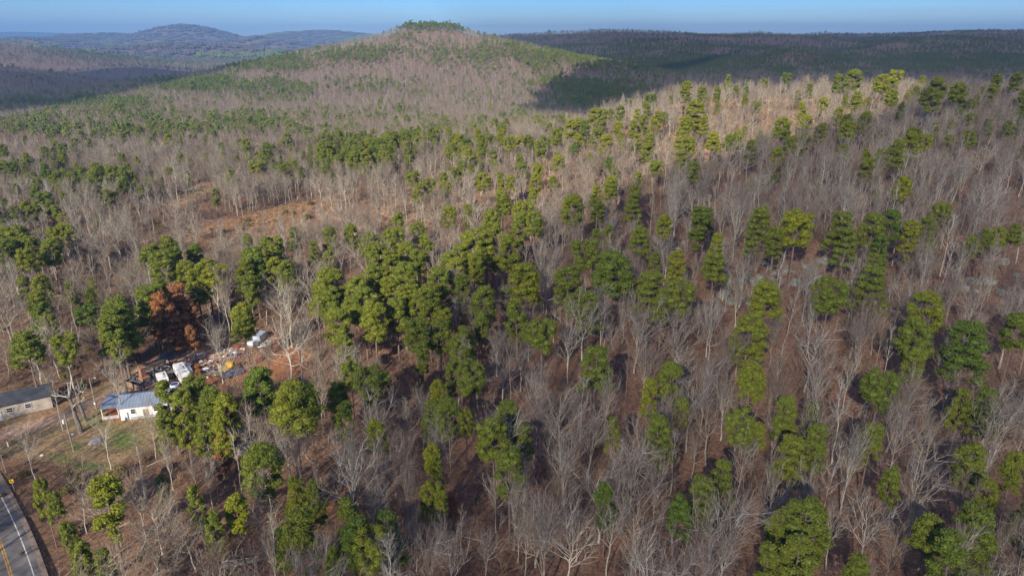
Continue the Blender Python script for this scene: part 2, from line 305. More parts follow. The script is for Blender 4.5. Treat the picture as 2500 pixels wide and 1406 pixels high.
def bare_tree(seed, H=16., form=0, near=True):
    """form 0 spreading oak, 1 slim upright, 2 forked vase"""
    rg = np.random.default_rng(seed); T = TM(); Bm = TM()
    lean = rg.normal(0, .055, 2); P = []; R = []
    top = H * (.62 if form == 0 else .9 if form == 1 else .5)
    ns = 7
    for i in range(ns):
        z = top * i / (ns - 1); P.append(np.array([lean[0] * z + .12 * rg.normal() * (i > 0), lean[1] * z + .12 * rg.normal() * (i > 0), z - (.5 if i == 0 else 0)]))
        R.append((.19 if form != 1 else .13) * (1 - .72 * i / (ns - 1)) + (.08 if i == 0 else 0))
    T.tube(P, R, 6, 0)
    npri = {0: 14, 1: 17, 2: 11}[form]
    if not near: npri = 9
    for k in range(npri):
        f = rg.uniform(.5 if form == 0 else .42, 1.0) if form != 2 else rg.uniform(.45, 1)
        idx = f * (ns - 1); i0 = min(int(idx), ns - 2); p = P[i0] + (P[i0 + 1] - P[i0]) * (idx - i0)
        az = k * 2.4 + rg.normal(0, .4)
        inc = {0: rg.uniform(.6, 1.25), 1: rg.uniform(.5, .95), 2: rg.uniform(.15, .65)}[form] * (1.15 - .5 * (f if form != 0 else f * .7))
        if k < 2 and form == 0: inc = .25
        d = np.array([math.cos(az) * math.sin(inc), math.sin(az) * math.sin(inc), math.cos(inc)])
        L = {0: rg.uniform(.30, .42), 1: rg.uniform(.14, .24) * (1.5 - f), 2: rg.uniform(.38, .52)}[form] * H
        r0 = R[i0] * rg.uniform(.45, .68)
        Q = limb(rg, p, d, L, 4, .10, .13)
        T.tube(Q, [r0, r0 * .75, r0 * .5, r0 * .32, r0 * .12], 3 if not near else 4, 0)
        nsec = (7 if form != 1 else 5) if near else 4
        for s_ in range(nsec):
            g = rg.uniform(.25, 1.); qi = min(int(g * 4), 3); q = Q[qi] + (Q[qi + 1] - Q[qi]) * (g * 4 - qi)
            dd = (Q[qi + 1] - Q[qi]); dd = dd / np.linalg.norm(dd) + rg.normal(0, .55, 3); dd[2] += .15
            L2 = L * rg.uniform(.28, .5); S = limb(rg, q, dd, L2, 2, .08, .18)
            rr = max(r0 * .36, .03)
            Bm.tube(S, [rr, rr * .65, rr * .25], 3, 0)
            nt_ = 6 if near else 3
            for t_ in range(nt_):
                g2 = rg.uniform(.2, 1.) * 2; si = min(int(g2), 1); w = S[si] + (S[si + 1] - S[si]) * (g2 - si)
                d3 = (S[si + 1] - S[si]); d3 = d3 / np.linalg.norm(d3) + rg.normal(0, .6, 3); d3[2] += .15; d3 /= np.linalg.norm(d3)
                L3 = L2 * rg.uniform(.35, .6); a, b = frame(d3); wd = .022 if near else .05
                e = w + d3 * L3 * .55 + a * .06 * L3 * rg.normal(); e2 = w + d3 * L3
                k0 = len(Bm.V); Bm.V += [w - a * wd, w + b * wd, e - a * wd * .7, e + b * wd * .7, e2]
                Bm.F += [(k0, k0 + 1, k0 + 3, k0 + 2), (k0 + 2, k0 + 3, k0 + 4)]; Bm.M += [1, 1]
                if near:
                    for z_ in range(3):
                        d4 = d3 + rg.normal(0, .5, 3); d4[2] += .1; d4 /= np.linalg.norm(d4); st = w + d3 * L3 * rg.uniform(.2, .95)
                        a4, _ = frame(d4); Bm.tri(st - a4 * .016, st + a4 * .016, st + d4 * L3 * rg.uniform(.4, .7), 1)
                else:
                    d4 = d3 + rg.normal(0, .5, 3); Bm.tri(w - b * .035, w + b * .035, w + d4 * L3 * .9, 1)
    return T, Bm
def clump(T, rg, c, r, flat, ntuft, ts, m, jit=.35):
    ico = ICO
    base = len(T.V); q = rg.normal(0, 1, 3); q /= np.linalg.norm(q)
    sc = np.array([r * .74, r * .74, r * .74 * flat])
    for v in ico[0]: T.V.append(c + v * sc * rg.uniform(.8, 1.15))
    for f in ico[1]: T.F.append(tuple(base + k for k in f)); T.M.append(m)
    D_ = rg.normal(0, 1, (ntuft, 3)); D_[:, 2] = D_[:, 2] * .9 + .25; D_ /= np.linalg.norm(D_, axis=1)[:, None]
    for d in D_:
        p = c + d * np.array([r, r, r * flat]) * rg.uniform(.72, 1.06)
        n = d + rg.normal(0, jit * 1.9, 3); a, b = frame(n); t = rg.uniform(0, 6.28); s = ts * rg.uniform(.7, 1.3)
        e = a * math.cos(t) + b * math.sin(t); g = -a * math.sin(t) + b * math.cos(t)
        T.tri(p - e * s * .55 - d * s * .2, p + e * s * .55 - d * s * .1, p + g * s * .75 + d * s * .35, m)
def _ico():
    t = (1 + 5 ** .5) / 2
    v = np.array([(-1, t, 0), (1, t, 0), (-1, -t, 0), (1, -t, 0), (0, -1, t), (0, 1, t), (0, -1, -t), (0, 1, -t), (t, 0, -1), (t, 0, 1), (-t, 0, -1), (-t, 0, 1)]) / math.hypot(1, t)
    f = [(0, 11, 5), (0, 5, 1), (0, 1, 7), (0, 7, 10), (0, 10, 11), (1, 5, 9), (5, 11, 4), (11, 10, 2), (10, 7, 6), (7, 1, 8), (3, 9, 4), (3, 4, 2), (3, 2, 6), (3, 6, 8), (3, 8, 9), (4, 9, 5), (2, 4, 11), (6, 2, 10), (8, 6, 7), (9, 8, 1)]
    return v, f
ICO = _ico()
def pine_tree(seed, H=20., R=3.6, cb=.5, form='round', near=True, leafm=None):
    """crown of separate needle clumps on a bare trunk; form round / narrow / layered / flat"""
    rg = np.random.default_rng(seed); T = TM(); Cr = TM()
    lx, ly = rg.normal(0, .25, 2); ns = 6
    P = [np.array([lx * (i / 5) ** 2, ly * (i / 5) ** 2, H * .96 * i / 5 - (.5 if i == 0 else 0)]) for i in range(ns)]
    T.tube(P, [.27, .22, .19, .15, .10, .03], 6 if near else 4, 0)
    n = {'round': 66, 'narrow': 50, 'layered': 54, 'flat': 56}[form]; n = n if near else 11
    for k in range(n):
        h = rg.uniform(0, 1); h = h ** .85
        if form == 'layered': h = (np.floor(h * 6) + rg.uniform(0, .3)) / 6.2
        prof = {'round': math.sqrt(max(0, 1 - (h * 1.9 - .75) ** 2 / 1.4)), 'narrow': .75 * math.sqrt(max(0, 1 - (h * 1.7 - .6) ** 2 / 1.3)),
                'layered': (1 - h) ** .6 * .95 + .12, 'flat': math.sqrt(max(0, 1 - (h * 1.5 - .9) ** 2))}[form]
        az = k * 2.399 + rg.normal(0, .5); rad = R * prof * (rg.uniform(.35, 1.0) ** .5) * .82
        z = H * (cb + (1 - cb) * h * .97); f = min(z / (H * .96), 1) * 5; i0 = min(int(f), 4); ax = P[i0] + (P[i0 + 1] - P[i0]) * (f - i0)
        c = np.array([ax[0] + math.cos(az) * rad, ax[1] + math.sin(az) * rad, z + .12 * rad])
        r = R * rg.uniform(.17, .34) * (1 if near else 1.75)
        clump(Cr, rg, c, r, .72, 165 if near else 20, .25 if near else .95, 0)
        if near or k % 2 == 0:
            st = ax - np.array([0, 0, rad * .25 + .3]); T.tube([st, (st + c) / 2 + np.array([0, 0, -.1]), c], [.07, .05, .02], 3, 0)
    if near:
        for k in range(11):
            z = H * rg.uniform(cb - .22, cb); az = rg.uniform(0, 6.28); f = z / (H * .96) * 5; i0 = int(f); ax = P[i0] + (P[i0 + 1] - P[i0]) * (f - i0)
            T.tube([ax, ax + np.array([math.cos(az), math.sin(az), .15]) * rg.uniform(.8, 2.)], [.05, .012], 3, 0)
    return T, Cr
def merge(T, Cr, name, mats):      # one prototype mesh of a whole tree for the stuff masses
    nv = len(T.V); V = T.V + Cr.V; Fc = T.F + [tuple(k + nv for k in f) for f in Cr.F]
    k = 0 if len(mats) == 2 and mats[0] is mats[0] else 0
    return V, Fc
def whole(name, T, Cr, mt, mc):
    nv = len(T.V); V = T.V + Cr.V; Fc = T.F + [tuple(k + nv for k in f) for f in Cr.F]
    M = [m for m in T.M] + [len(mt) + m for m in Cr.M]
    return mesh(name, np.array(V), Fc, list(mt) + list(mc), M)
PFORM = [('round', 3.7, .52), ('round', 3.4, .42), ('narrow', 2.9, .38), ('layered', 3.9, .5), ('flat', 4.2, .6), ('narrow', 2.6, .5), ('layered', 3.5, .4), ('round', 4.0, .58)]
PINES = []; PINE_W = []
for i, (fm, R, cb) in enumerate(PFORM):
    T, Cr = pine_tree(100 + i, 20., R, cb, fm)
    PINES.append((T.build('pine_trunk', [BARK]), Cr.build('pine_crown', [NEEDLE]), fm, R, cb))
    PINE_W.append(whole('pine_whole', T, Cr, [BARK], [NEEDLE]))
PLOD = []
for i, (fm, R, cb) in enumerate(PFORM[:6]):
    T, Cr = pine_tree(200 + i, 20., R, cb * .9, fm, near=False); PLOD.append(whole('pine_far', T, Cr, [BARK], [NEEDLE]))
RUST = []
for i, (fm, R, cb) in enumerate([('narrow', 3.4, .22), ('round', 3.8, .35), ('layered', 3.6, .2)]):
    T, Cr = pine_tree(300 + i, 16., R, cb, fm); RUST.append((T.build('rust_trunk', [BARK]), Cr.build('rust_crown', [DRYNEEDLE]), fm, R, cb))
BFORM = [0, 0, 2, 1, 2, 0, 1, 2, 1, 0, 1, 2, 0]
BARES = []; BARE_W = []
for i, fm in enumerate(BFORM):
    T, Bm = bare_tree(400 + i, 16., fm)
    BARES.append((T.build('bare_trunk', [GREY]), Bm.build('bare_branches', [GREY, TWIG]), fm)); BARE_W.append(whole('bare_whole', T, Bm, [GREY], [GREY, TWIG]))
BLOD = []
for i, fm in enumerate([0, 1, 2, 1, 2, 0]):
    T, Bm = bare_tree(500 + i, 16., fm, near=False); BLOD.append(whole('bare_far', T, Bm, [GREY], [TWIG, TWIG]))
def sapling(seed, n=16, h=2.2, m=None, w=.02):
    rg = np.random.default_rng(seed); T = TM()
    for k in range(n):
        az = rg.uniform(0, 6.28); inc = rg.uniform(.1, 1.0); d = np.array([math.cos(az) * math.sin(inc), math.sin(az) * math.sin(inc), math.cos(inc)])
        b = np.array([rg.normal(0, .25), rg.normal(0, .25), -.1]); L = h * rg.uniform(.5, 1); a, q = frame(d); e = b + d * L * .6; e2 = b + d * L + rg.normal(0, .15, 3)
        k0 = len(T.V); T.V += [b - a * w * 1.5, b + a * w * 1.5, e - q * w, e + q * w, e2]; T.F += [(k0, k0 + 1, k0 + 3, k0 + 2), (k0 + 2, k0 + 3, k0 + 4)]; T.M += [0, 0]
        for j in range(3):
            d2 = d + rg.normal(0, .5, 3); d2 /= np.linalg.norm(d2); s = b + d * L * rg.uniform(.3, .9); T.tri(s - q * w, s + q * w, s + d2 * L * .4, 0)
    return T
def shrub(seed, r=1.4, n=9, m=0, nt_=60):
    rg = np.random.default_rng(seed); T = TM()
    for k in range(n):
        az = rg.uniform(0, 6.28); ra = r * .7 * math.sqrt(rg.uniform()); clump(T, rg, np.array([math.cos(az) * ra, math.sin(az) * ra, r * rg.uniform(.35, 1.1)]), r * rg.uniform(.3, .5), .9, nt_, .22, 0)
    return T
SAPS = [sapling(600 + i, 16, 2.6).build('brush_mesh', [BRUSH]) for i in range(4)]
TUFTS = [sapling(620 + i, 26, .9, w=.035).build('tuft_mesh', [DRYGRASS]) for i in range(3)]
POLE_S = [sapling(640 + i, 5, 7.0, w=.03).build('pole_mesh', [TWIG]) for i in range(3)]
SHR_G = [shrub(650 + i).build('shrub_mesh', [CEDAR]) for i in range(3)]
# ------------------------------------------------------------------ scatter with geometry nodes (stuff only)
def scatter(name, P, rot, size, tint, metas, **kw):
    n = len(P); me = D.meshes.new(name); me.vertices.add(n); me.vertices.foreach_set('co', np.asarray(P, np.float32).ravel())
    a = me.attributes.new('turn', 'FLOAT_VECTOR', 'POINT'); a.data.foreach_set('vector', np.asarray(rot, np.float32).ravel())
    a = me.attributes.new('size', 'FLOAT_VECTOR', 'POINT'); a.data.foreach_set('vector', np.asarray(size, np.float32).ravel())
    a = me.attributes.new('tint', 'FLOAT', 'POINT'); a.data.foreach_set('value', np.asarray(tint, np.float32))
    a = me.attributes.new('pick', 'INT', 'POINT'); a.data.foreach_set('value', RNG.integers(0, len(metas), n).astype(np.int32))
    o = ob(name, me, **kw)
    ng = D.node_groups.new('scatter_' + name, 'GeometryNodeTree')
    ng.interface.new_socket('Geometry', in_out='INPUT', socket_type='NodeSocketGeometry'); ng.interface.new_socket('Geometry', in_out='OUTPUT', socket_type='NodeSocketGeometry')
    N = ng.nodes; L = ng.links; gi = N.new('NodeGroupInput'); go = N.new('NodeGroupOutput'); ip = N.new('GeometryNodeInstanceOnPoints'); jg = N.new('GeometryNodeJoinGeometry')
    for m in metas:
        po = D.objects.new('prototype', m); oi = N.new('GeometryNodeObjectInfo'); oi.inputs['Object'].default_value = po; oi.inputs['As Instance'].default_value = True
        L.new(oi.outputs['Geometry'], jg.inputs[0])
    def na(nm, ty):
        x = N.new('GeometryNodeInputNamedAttribute'); x.data_type = ty; x.inputs['Name'].default_value = nm; return x.outputs['Attribute']
    L.new(gi.outputs[0], ip.inputs['Points']); L.new(jg.outputs[0], ip.inputs['Instance']); ip.inputs['Pick Instance'].default_value = True
    L.new(na('pick', 'INT'), ip.inputs['Instance Index']); L.new(na('size', 'FLOAT_VECTOR'), ip.inputs['Scale'])
    er = N.new('FunctionNodeEulerToRotation'); L.new(na('turn', 'FLOAT_VECTOR'), er.inputs[0]); L.new(er.outputs[0], ip.inputs['Rotation'])
    L.new(ip.outputs[0], go.inputs[0]); md = o.modifiers.new('scatter', 'NODES'); md.node_group = ng
    return o
# ------------------------------------------------------------------ individual pines (crown centre, crown width as seen)
PINE_LIST = """258 1215 95;398 1188 32;482 1228 45;520 1297 50;577 1254 60;644 1144 88;202 1367 48;254 1372 52;104 1211 38;133 1231 30;167 1303 28;690 1318 42;
412 973 62;445 995 58;480 965 54;520 990 62;555 1012 62;500 1040 50;545 1050 50;452 1050 42;400 1030 45;632 945 75;715 1000 110;722 1198 55;730 1285 95;774 1214 45;857 1265 68;944 1289 78;873 1325 82;908 1352 80;825 965 55;837 1024 56;857 921 42;904 949 68;920 1060 52;1031 870 42;1126 866 52;1149 933 64;1102 921 32;1070 965 42;1055 1008 52;1096 1016 54;1138 1040 30;1058 1127 50;1074 1217 38;1047 1214 42;1205 1075 76;1240 1024 56;1276 1063 54;1244 1150 76;813 1384 42;
1455 880 80;1637 929 56;1583 965 46;1833 932 80;1606 1048 74;1664 1008 36;1801 1055 62;1847 1062 44;1765 1159 62;1714 1199 74;1660 1256 66;1480 1224 50;1876 1372 62;
2237 834 76;2230 890 56;2147 961 72;2127 1071 62;2350 980 52;2407 980 70;1921 1000 60;1984 1004 46;1933 1099 74;1996 1087 64;2174 1178 50;2368 1127 66;2475 1150 56;1969 1277 104;1897 1300 62;1949 1356 100;2091 1392 62;2265 1300 82;2325 1365 100;2380 1277 100;2404 1214 46;2490 1270 60;
1825 818 80;1873 725 78;2023 732 74;2132 684 80;2257 760 72;2366 828 106;2481 808 58;1745 648 62;1751 594 42;1857 536 62;1892 591 56;1838 570 46;1943 568 80;2055 546 72;2068 584 62;2129 562 62;2173 550 52;2218 575 56;2263 556 52;2295 533 52;2148 600 50;2369 607 30;2404 588 36;2436 588 32;2477 571 42;2200 463 42;
1179 738 62;1176 799 40;1264 780 62;1323 828 64;1233 728 24;1278 674 80;1294 700 48;1387 690 68;1425 629 60;1499 671 98;1438 751 62;1393 744 34;1588 696 84;1659 735 66;1617 751 46;1652 642 40;1563 584 62;1620 556 46;1707 543 66;1729 527 34;1457 514 44;1547 492 46;1400 511 56;1483 578 32;1451 581 24;1492 460 42;1454 469 30;1224 498 44;1278 527 50;1262 556 46;1304 549 46;1201 543 48;1204 575 56;1188 604 56;1243 610 52;1160 648 48;
805 700 74;805 735 60;869 719 62;888 748 66;856 754 54;824 796 62;914 783 66;843 837 48;968 767 54;1016 812 72;1074 818 52;1125 856 56;1134 821 48;1083 783 48;1048 767 54;987 732 62;1013 751 58;1048 722 62;910 680 62;946 703 48;997 680 66;1070 680 64;1125 703 48;1115 655 56;1160 655 48;1157 604 62;1198 546 50;1125 620 52;1096 642 50;952 642 52;994 623 42;1016 639 46;1042 604 46;901 604 52;920 629 56;962 594 52;1019 575 38;1096 533 40;971 546 38;802 639 34;805 584 38;862 572 30;718 572 30;766 607 30;850 572 30;1144 524 34;619 655 66;664 616 52;670 661 48;699 668 48;606 600 28;610 706 44;
368 625 56;413 612 62;400 654 62;422 638 56;477 628 48;457 670 46;505 670 62;528 686 52;480 695 52;595 670 62;620 644 62;665 615 48;784 718 60;288 753 72;280 787 72;358 724 62;397 715 44;102 702 42;93 737 52;61 705 32;51 587 56;19 583 42;80 606 42;64 632 46;16 615 44;131 587 42;128 615 42;157 574 30;176 577 26;227 702 28;224 731 30;172 705 32;592 775 52;99 775 44;122 795 46;
63 845 76;160 859 52;287 777 86;279 820 76;589 785 52;367 728 66;
1105 340 24;1105 368 26;1140 378 30;1172 349 30;1226 336 32;1242 356 30;1182 445 26;1223 442 28;1306 448 32;1313 423 28;1268 394 26;1220 487 32;1233 503 38;1300 487 28;1082 442 28;1086 468 26;1050 461 26;1358 336 30;1390 314 32;1412 304 30;1450 285 30;1470 288 30;1412 346 28;1476 352 28;1511 320 32;1540 314 28;1556 343 34;1585 343 28;1601 292 30;1578 372 28;1662 336 40;1678 359 36;1674 308 32;1690 416 32;1556 439 36;1492 458 40;1546 480 38;1319 368 34;
1677 224 46;1715 228 32;1749 228 28;1776 194 26;1701 275 52;1681 354 38;1718 299 32;1742 343 40;1800 343 30;1694 418 46;1830 367 32;1908 316 44;1959 272 30;1929 357 32;2004 326 38;1898 384 36;2051 377 34;2065 303 36;2068 323 40;2112 299 32;2092 241 34;2174 241 34;2153 207 40;2085 194 40;2187 194 32;2289 214 42;2272 252 52;2340 228 42;2432 204 38;2480 200 42;2194 371 42;2225 350 42;2255 354 32"""
SMALL_PINES = """1175 413 22;1210 407 20;1246 445 22;1274 416 24;1236 301 22;1207 304 20;1022 471 26;1009 439 24;1124 413 24;1457 333 24;1486 343 24;1518 343 26;1566 301 26;1514 276 24;1556 279 26;1662 388 26;1454 468 28;1358 384 24;1351 445 18;1444 388 20;1489 404 24;1502 429 26;1428 314 26;1670 306 24;1779 350 24;1851 340 24;1970 303 26;1844 265 16;1820 243 14;1966 347 22;2068 248 24;2201 269 28;2048 200 28;2418 224 26;2497 238 28;2496 269 26;2225 330 26;2150 388 26;2412 303 22;2466 316 26;2374 340 24;2119 388 26;2116 408 26;2200 466 24;2279 313 18;2320 350 20"""
USED = []; LABELS = set()
PENDING = []
def name_tree(desc, px, py):
    PENDING.append([desc, px, py, None]); return 'tree'
def vword(px, py):
    if px < 480 and 860 < py < 1110: return 'beside the yard'
    if px < 330 and py >= 1110: return 'near the paved road'
    if py > 1290: return 'by the bottom edge'
    if py > 1130: return 'on the lowest slope'
    if py > 980: return 'on the lower slope'
    if py > 840: return 'below mid-height'
    if py > 700: return 'at mid-height'
    if py > 560: return 'above mid-height'
    if py > 420: return 'on the upper slope'
    if py > 290: return 'high on the hillside'
    return 'on the ridge crest'
HW = ['far left', 'left side', 'left of centre', 'centre left', 'centre right', 'right of centre', 'right side', 'far right']
NUM = {2: 'two', 3: 'three', 4: 'four', 5: 'five', 6: 'six', 7: 'seven', 8: 'eight', 9: 'nine', 10: 'ten'}
ORD = ['leftmost', 'second from left', 'third from left', 'fourth from left', 'fifth from left', 'sixth from left', 'seventh from left', 'eighth from left', 'ninth from left', 'tenth from left']
def flush_labels():
    G = {}
    for q in PENDING:
        d, px, py, o = q; hx = HW[min(max(int(px / 312.6), 0), 7)]; v = vword(px, py); key = f'{d} {v}' + ('' if 'yard' in v or 'road' in v else f', {hx}')
        G.setdefault(key, []).append((px, o))
    for key, L_ in G.items():
        L_.sort(key=lambda a: a[0])
        for k, (px, o) in enumerate(L_):
            if len(key.split()) > 12: key = key.replace('tall ', '').replace(', centre', ' centre').replace(' on the lowest slope', ' lowest slope').replace(' on the lower slope', ' lower slope')
            o['label'] = key if len(L_) == 1 else f"{key}, {ORD[min(k, 9)] if k < len(L_) - 1 or k > 9 else 'rightmost'} of {NUM.get(len(L_), 'several')}"
            if len(o['label'].replace(',', '').split()) > 16 or len(o['label'].replace('-', ' ').split()) > 16: o['label'] = o['label'].replace('on the ', '').replace('by the ', '').replace(' from left', '')
def solve(px, py, w, hf, kH=1.35, H0=9.5, lo=9, hi=25):
    """stand a tree on the ground so that its crown centre is seen at (px, py) with crown width w"""
    h = 12.
    for _ in range(4):
        x, y, z, t = at(px, py, h); W = w * t / F; H = min(max(H0 + kH * W, lo), hi); h = H * hf
    x, y, z, t = at(px, py, h)
    return x, y, z, t, W, H
HUE = ['dark green', 'deep green', 'green', 'olive green', 'yellow-green']
SHAPE = {'round': 'round-crowned', 'narrow': 'narrow', 'layered': 'layered', 'flat': 'flat-topped'}
def parse(s): return [tuple(map(float, q.split())) for q in s.replace('\n', '').split(';') if q.strip()]
def add_pine(px, py, w, i):
    v = int(RNG.integers(0, len(PINES))); tm, cm, fm, R, cb = PINES[v]
    x, y, z, t, W, H = solve(px, py, w, .76)
    W = min(W * (1.22 if py > 600 else 1.08), 10.8); s = H / 20.; sx = W / (2 * R) ; sx = min(max(sx, s * .62), s * 1.45); th = float(RNG.uniform(0, 6.28)); ti = float(np.clip(RNG.normal(.5, .27), 0, 1))
    if px < 1000 and py < 900: ti = min(1, ti * .8 + .1)
    if px > 760 and py < 500: ti = min(1, ti * .55 + .5)  # upper hillside pines yellowed further, brighter light put into their tint
    if 900 < px < 1420 and 500 <= py < 860: ti = .3 + ti * .6
    d = f"{'tall ' if H > 17.5 else 'small ' if H < 12.5 else ''}{HUE[min(int(ti * 5), 4)]} {SHAPE[fm]} pine"
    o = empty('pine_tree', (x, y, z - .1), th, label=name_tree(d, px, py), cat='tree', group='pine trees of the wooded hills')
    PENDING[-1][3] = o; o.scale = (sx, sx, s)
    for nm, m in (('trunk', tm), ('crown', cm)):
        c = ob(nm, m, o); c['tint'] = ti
    USED.append((px, py, w)); TREEPOS.append((x, y, 3.0 if w > 40 else 2.))
TREEPOS = []
allp = parse(PINE_LIST); allp.sort(key=lambda q: -q[2])
for i, (px, py, w) in enumerate(allp[:298]): add_pine(px, py, w, i)
extra_pines = [solve(px, py, w, .76) for (px, py, w) in allp[298:] + parse(SMALL_PINES)]
# rust-brown trees
RUSTL = "400 771 60;436 738 72;428 805 50;470 775 50;388 800 44;455 800 40;545 1098 56;540 1135 34;1103 1225 34;1130 770 30;484 905 26;455 765 50;415 775 46;470 830 36"
for (px, py, w) in parse(RUSTL):
    if w <= 0: continue
    v = int(RNG.integers(0, 3)); tm, cm, fm, R, cb = RUST[v]; x, y, z, t, W, H = solve(px, py, w, .62, 1.0, 6.0 if w < 60 else 10, 4, 22)
    if w < 36: H = min(H, 7.5)
    o = empty('rust_leaved_tree', (x, y, z - .1), float(RNG.uniform(0, 6)), label=name_tree('tree with dry rust-brown foliage', px, py), cat='tree', group='rust-brown trees')
    PENDING[-1][3] = o; o.scale = (W / 2 / R, W / 2 / R, H / 16)
    for nm, m in (('trunk', tm), ('crown', cm)):
        c = ob(nm, m, o); c['tint'] = float(RNG.uniform(0.2, .9))
    USED.append((px, py, w)); TREEPOS.append((x, y, 2.5))
# ------------------------------------------------------------------ individual bare trees
BARE_LIST = """1369 1008 130;1419 972 80;1556 1073 92;1595 1181 112;1488 1278 104;1775 1289 190;1646 1101 72;1502 1123 72;1772 965 84;1811 1123 84;995 1095 62;983 1174 58;865 1138 92;916 1127 92;699 1087 104;612 1048 92;628 1229 104;1209 1194 62;1256 1225 82;1050 1362 130;1100 1350 110;778 945 92;1886 1194 84;1969 1198 92;2040 1277 84;2119 1277 140;2261 1178 150;2277 1048 92;2000 921 104;2075 909 62;2328 893 92;2075 1115 82;1390 834 84;1656 808 130;1560 754 84;1342 629 92;700 738 112;696 834 140;279 913 92;529 836 84;361 1326 112;413 1274 90;332 1202 80;664 1346 72;185 1195 60;425 430 60;445 450 40;130 960 50;60 1080 60;620 880 60;360 1020 62;250 1055 40;575 1100 50;640 1060 80;1180 1330 80;1330 1290 90;1560 1330 90;1280 1300 80;1010 1290 50;2180 1330 90;2440 1340 90;2230 1260 60"""
def form_name(f): return ['spreading', 'upright', 'forked'][f]
TN = ['dark grey', 'grey', 'pale grey', 'whitish']
def add_bare(x, y, z, H, sx, v, ti, px, py, d=None):
    tm, bm, fm = BARES[v]
    d = d or f"{'tall ' if H > 16.5 else 'small ' if H < 11 else ''}{TN[min(int(ti * 4), 3)]} {form_name(fm)} bare tree"
    o = empty('bare_tree', (x, y, z - .1), float(RNG.uniform(0, 6.28)), label=name_tree(d, px, py), cat='tree', group='leafless trees of the wooded hills')
    PENDING[-1][3] = o; o.scale = (sx, sx, H / 16)
    for nm, m in (('trunk', tm), ('branches', bm)):
        c = ob(nm, m, o); c['tint'] = ti
    TREEPOS.append((x, y, 2.6)); return o
nb = 0
for (px, py, w) in parse(BARE_LIST):
    v = int(RNG.integers(0, len(BARES)))
    if w > 85: v = [0, 1, 5, 9, 4][int(RNG.integers(0, 5))]
    x, y, z, t, W, H = solve(px, py, w, .66, .8, 9.5, 9, 20); base = {0: 9.5, 1: 5.5, 2: 8.5}[BARES[v][2]]
    sx = min(max(W / base, .6 * H / 16), 1.35 * H / 16); add_bare(x, y, z, H, sx, v, float(np.clip(RNG.normal(.7, .2), 0, 1)), px, py); nb += 1
# candidate spots for all the other trees
def jitter(y0, y1, cell, umax=.86):
    n = int((y1 - y0) / cell); out = []
    for k in range(n):
        y = y0 + (k + .5) * cell; xm = y * umax + 12; m = int(2 * xm / cell); xs = -xm + (np.arange(m) + .5) * cell
        out.append(np.stack([xs + RNG.uniform(-.48, .48, m) * cell, y + RNG.uniform(-.48, .48, m) * cell], 1))
    return np.concatenate(out)
CORE = [(-50, 960), (120, 950), (240, 950), (330, 960), (400, 960), (390, 1060), (250, 1150), (100, 1140), (-50, 1120)]
def excluded(P, h=0.0, base=True):
    z = zfun(P[:, 0], P[:, 1]); px, py, dep = proj(P[:, 0], P[:, 1], z)
    ex = np.zeros(len(P), bool)
    for G in (YARD, BROWN, FIELD, FIELD2, FIELD3, VERGE): ex |= inpoly(px, py, G)
    for L_, w in TRAILS: ex |= dpoly(px, py, L_) < w
    qx, qy, _ = proj(P[:, 0], P[:, 1], z + 8.)
    if base: ex |= (inpoly(qx, qy, DIRT) & (qx < 600)) | inpoly(qx, qy, CORE) | inpoly(qx, qy, BROWN) & (RNG.uniform(0, 1, len(P)) < .45) | inpoly(qx, qy, FIELD)
    return ex, z, px, py, dep
cand = np.concatenate([jitter(66, 280, 5.0), jitter(280, 470, 4.5)])
cand = cand[RNG.uniform(0, 1, len(cand)) < np.where(cand[:, 1] < 300, .57 + .65 * fbm(cand[:, 0] / 28, cand[:, 1] / 28), 1)]
ex, z, px, py, dep = excluded(cand)
tp = np.array(TREEPOS)
def far_from(P, tp, d):
    keep = np.ones(len(P), bool)
    for k in range(0, len(P), 4000):
        q = P[k:k + 4000]; dd = np.hypot(q[:, None, 0] - tp[None, :, 0], q[:, None, 1] - tp[None, :, 1]); keep[k:k + 4000] = (dd > tp[None, :, 2] * d).all(1)
    return keep
ok = ~ex & far_from(cand, tp, .85); cand, z, px, py, dep = cand[ok], z[ok], px[ok], py[ok], dep[ok]
# pine share by area of the hills (seen positions of the stands)
STANDS = [  # cx, cy, rx, ry, share
 (250, 135, 450, 22, .6), (750, 150, 200, 15, .5),
 (160, 478, 200, 32, .85), (340, 505, 200, 30, .5), (60, 590, 110, 50, .8), (250, 620, 200, 40, .12), (880, 405, 120, 42, .85), (960, 385, 70, 30, .7), (700, 430, 120, 35, .3),
 (380, 340, 260, 28, .38), (620, 330, 200, 22, .35), (120, 330, 140, 30, .4), (560, 215, 190, 18, .8), (700, 235, 120, 18, .55), (200, 265, 200, 22, .5), (850, 225, 200, 30, .14),
 (1050, 72, 75, 11, 1.0), (1000, 95, 40, 10, .6), (830, 145, 120, 14, 1.0), (930, 128, 60, 10, .9), (740, 160, 70, 10, .9), (640, 168, 130, 12, .8), (1440, 225, 120, 42, .95), (1330, 225, 60, 30, .4), (1650, 140, 600, 42, .75), (1300, 140, 200, 22, .85), (2300, 130, 350, 45, .7),
 (560, 480, 60, 25, .35), (150, 420, 200, 30, .2), (1120, 330, 180, 40, .15), (1000, 540, 250, 60, .25), (60, 520, 120, 20, .3), (300, 300, 150, 20, .35), (1120, 420, 60, 60, .2)]
def pine_share(px, py, x, y):
    s = np.where(y > 800, .025, .05)
    for (cx, cy, rx, ry, p) in STANDS: s = np.maximum(s, p * np.exp(-(((px - cx) / rx) ** 2 + ((py - cy) / ry) ** 2) ** 1.5))
    n = fbm(x / 45, y / 45 + 3); s = np.where(s > .75, s, s * np.clip(1 + 1.8 * n, 0, 2.2)); s = s + np.where((y > 480), .07 * np.clip(n * 3, 0, 2), 0)
    return np.clip(s, 0, 1)
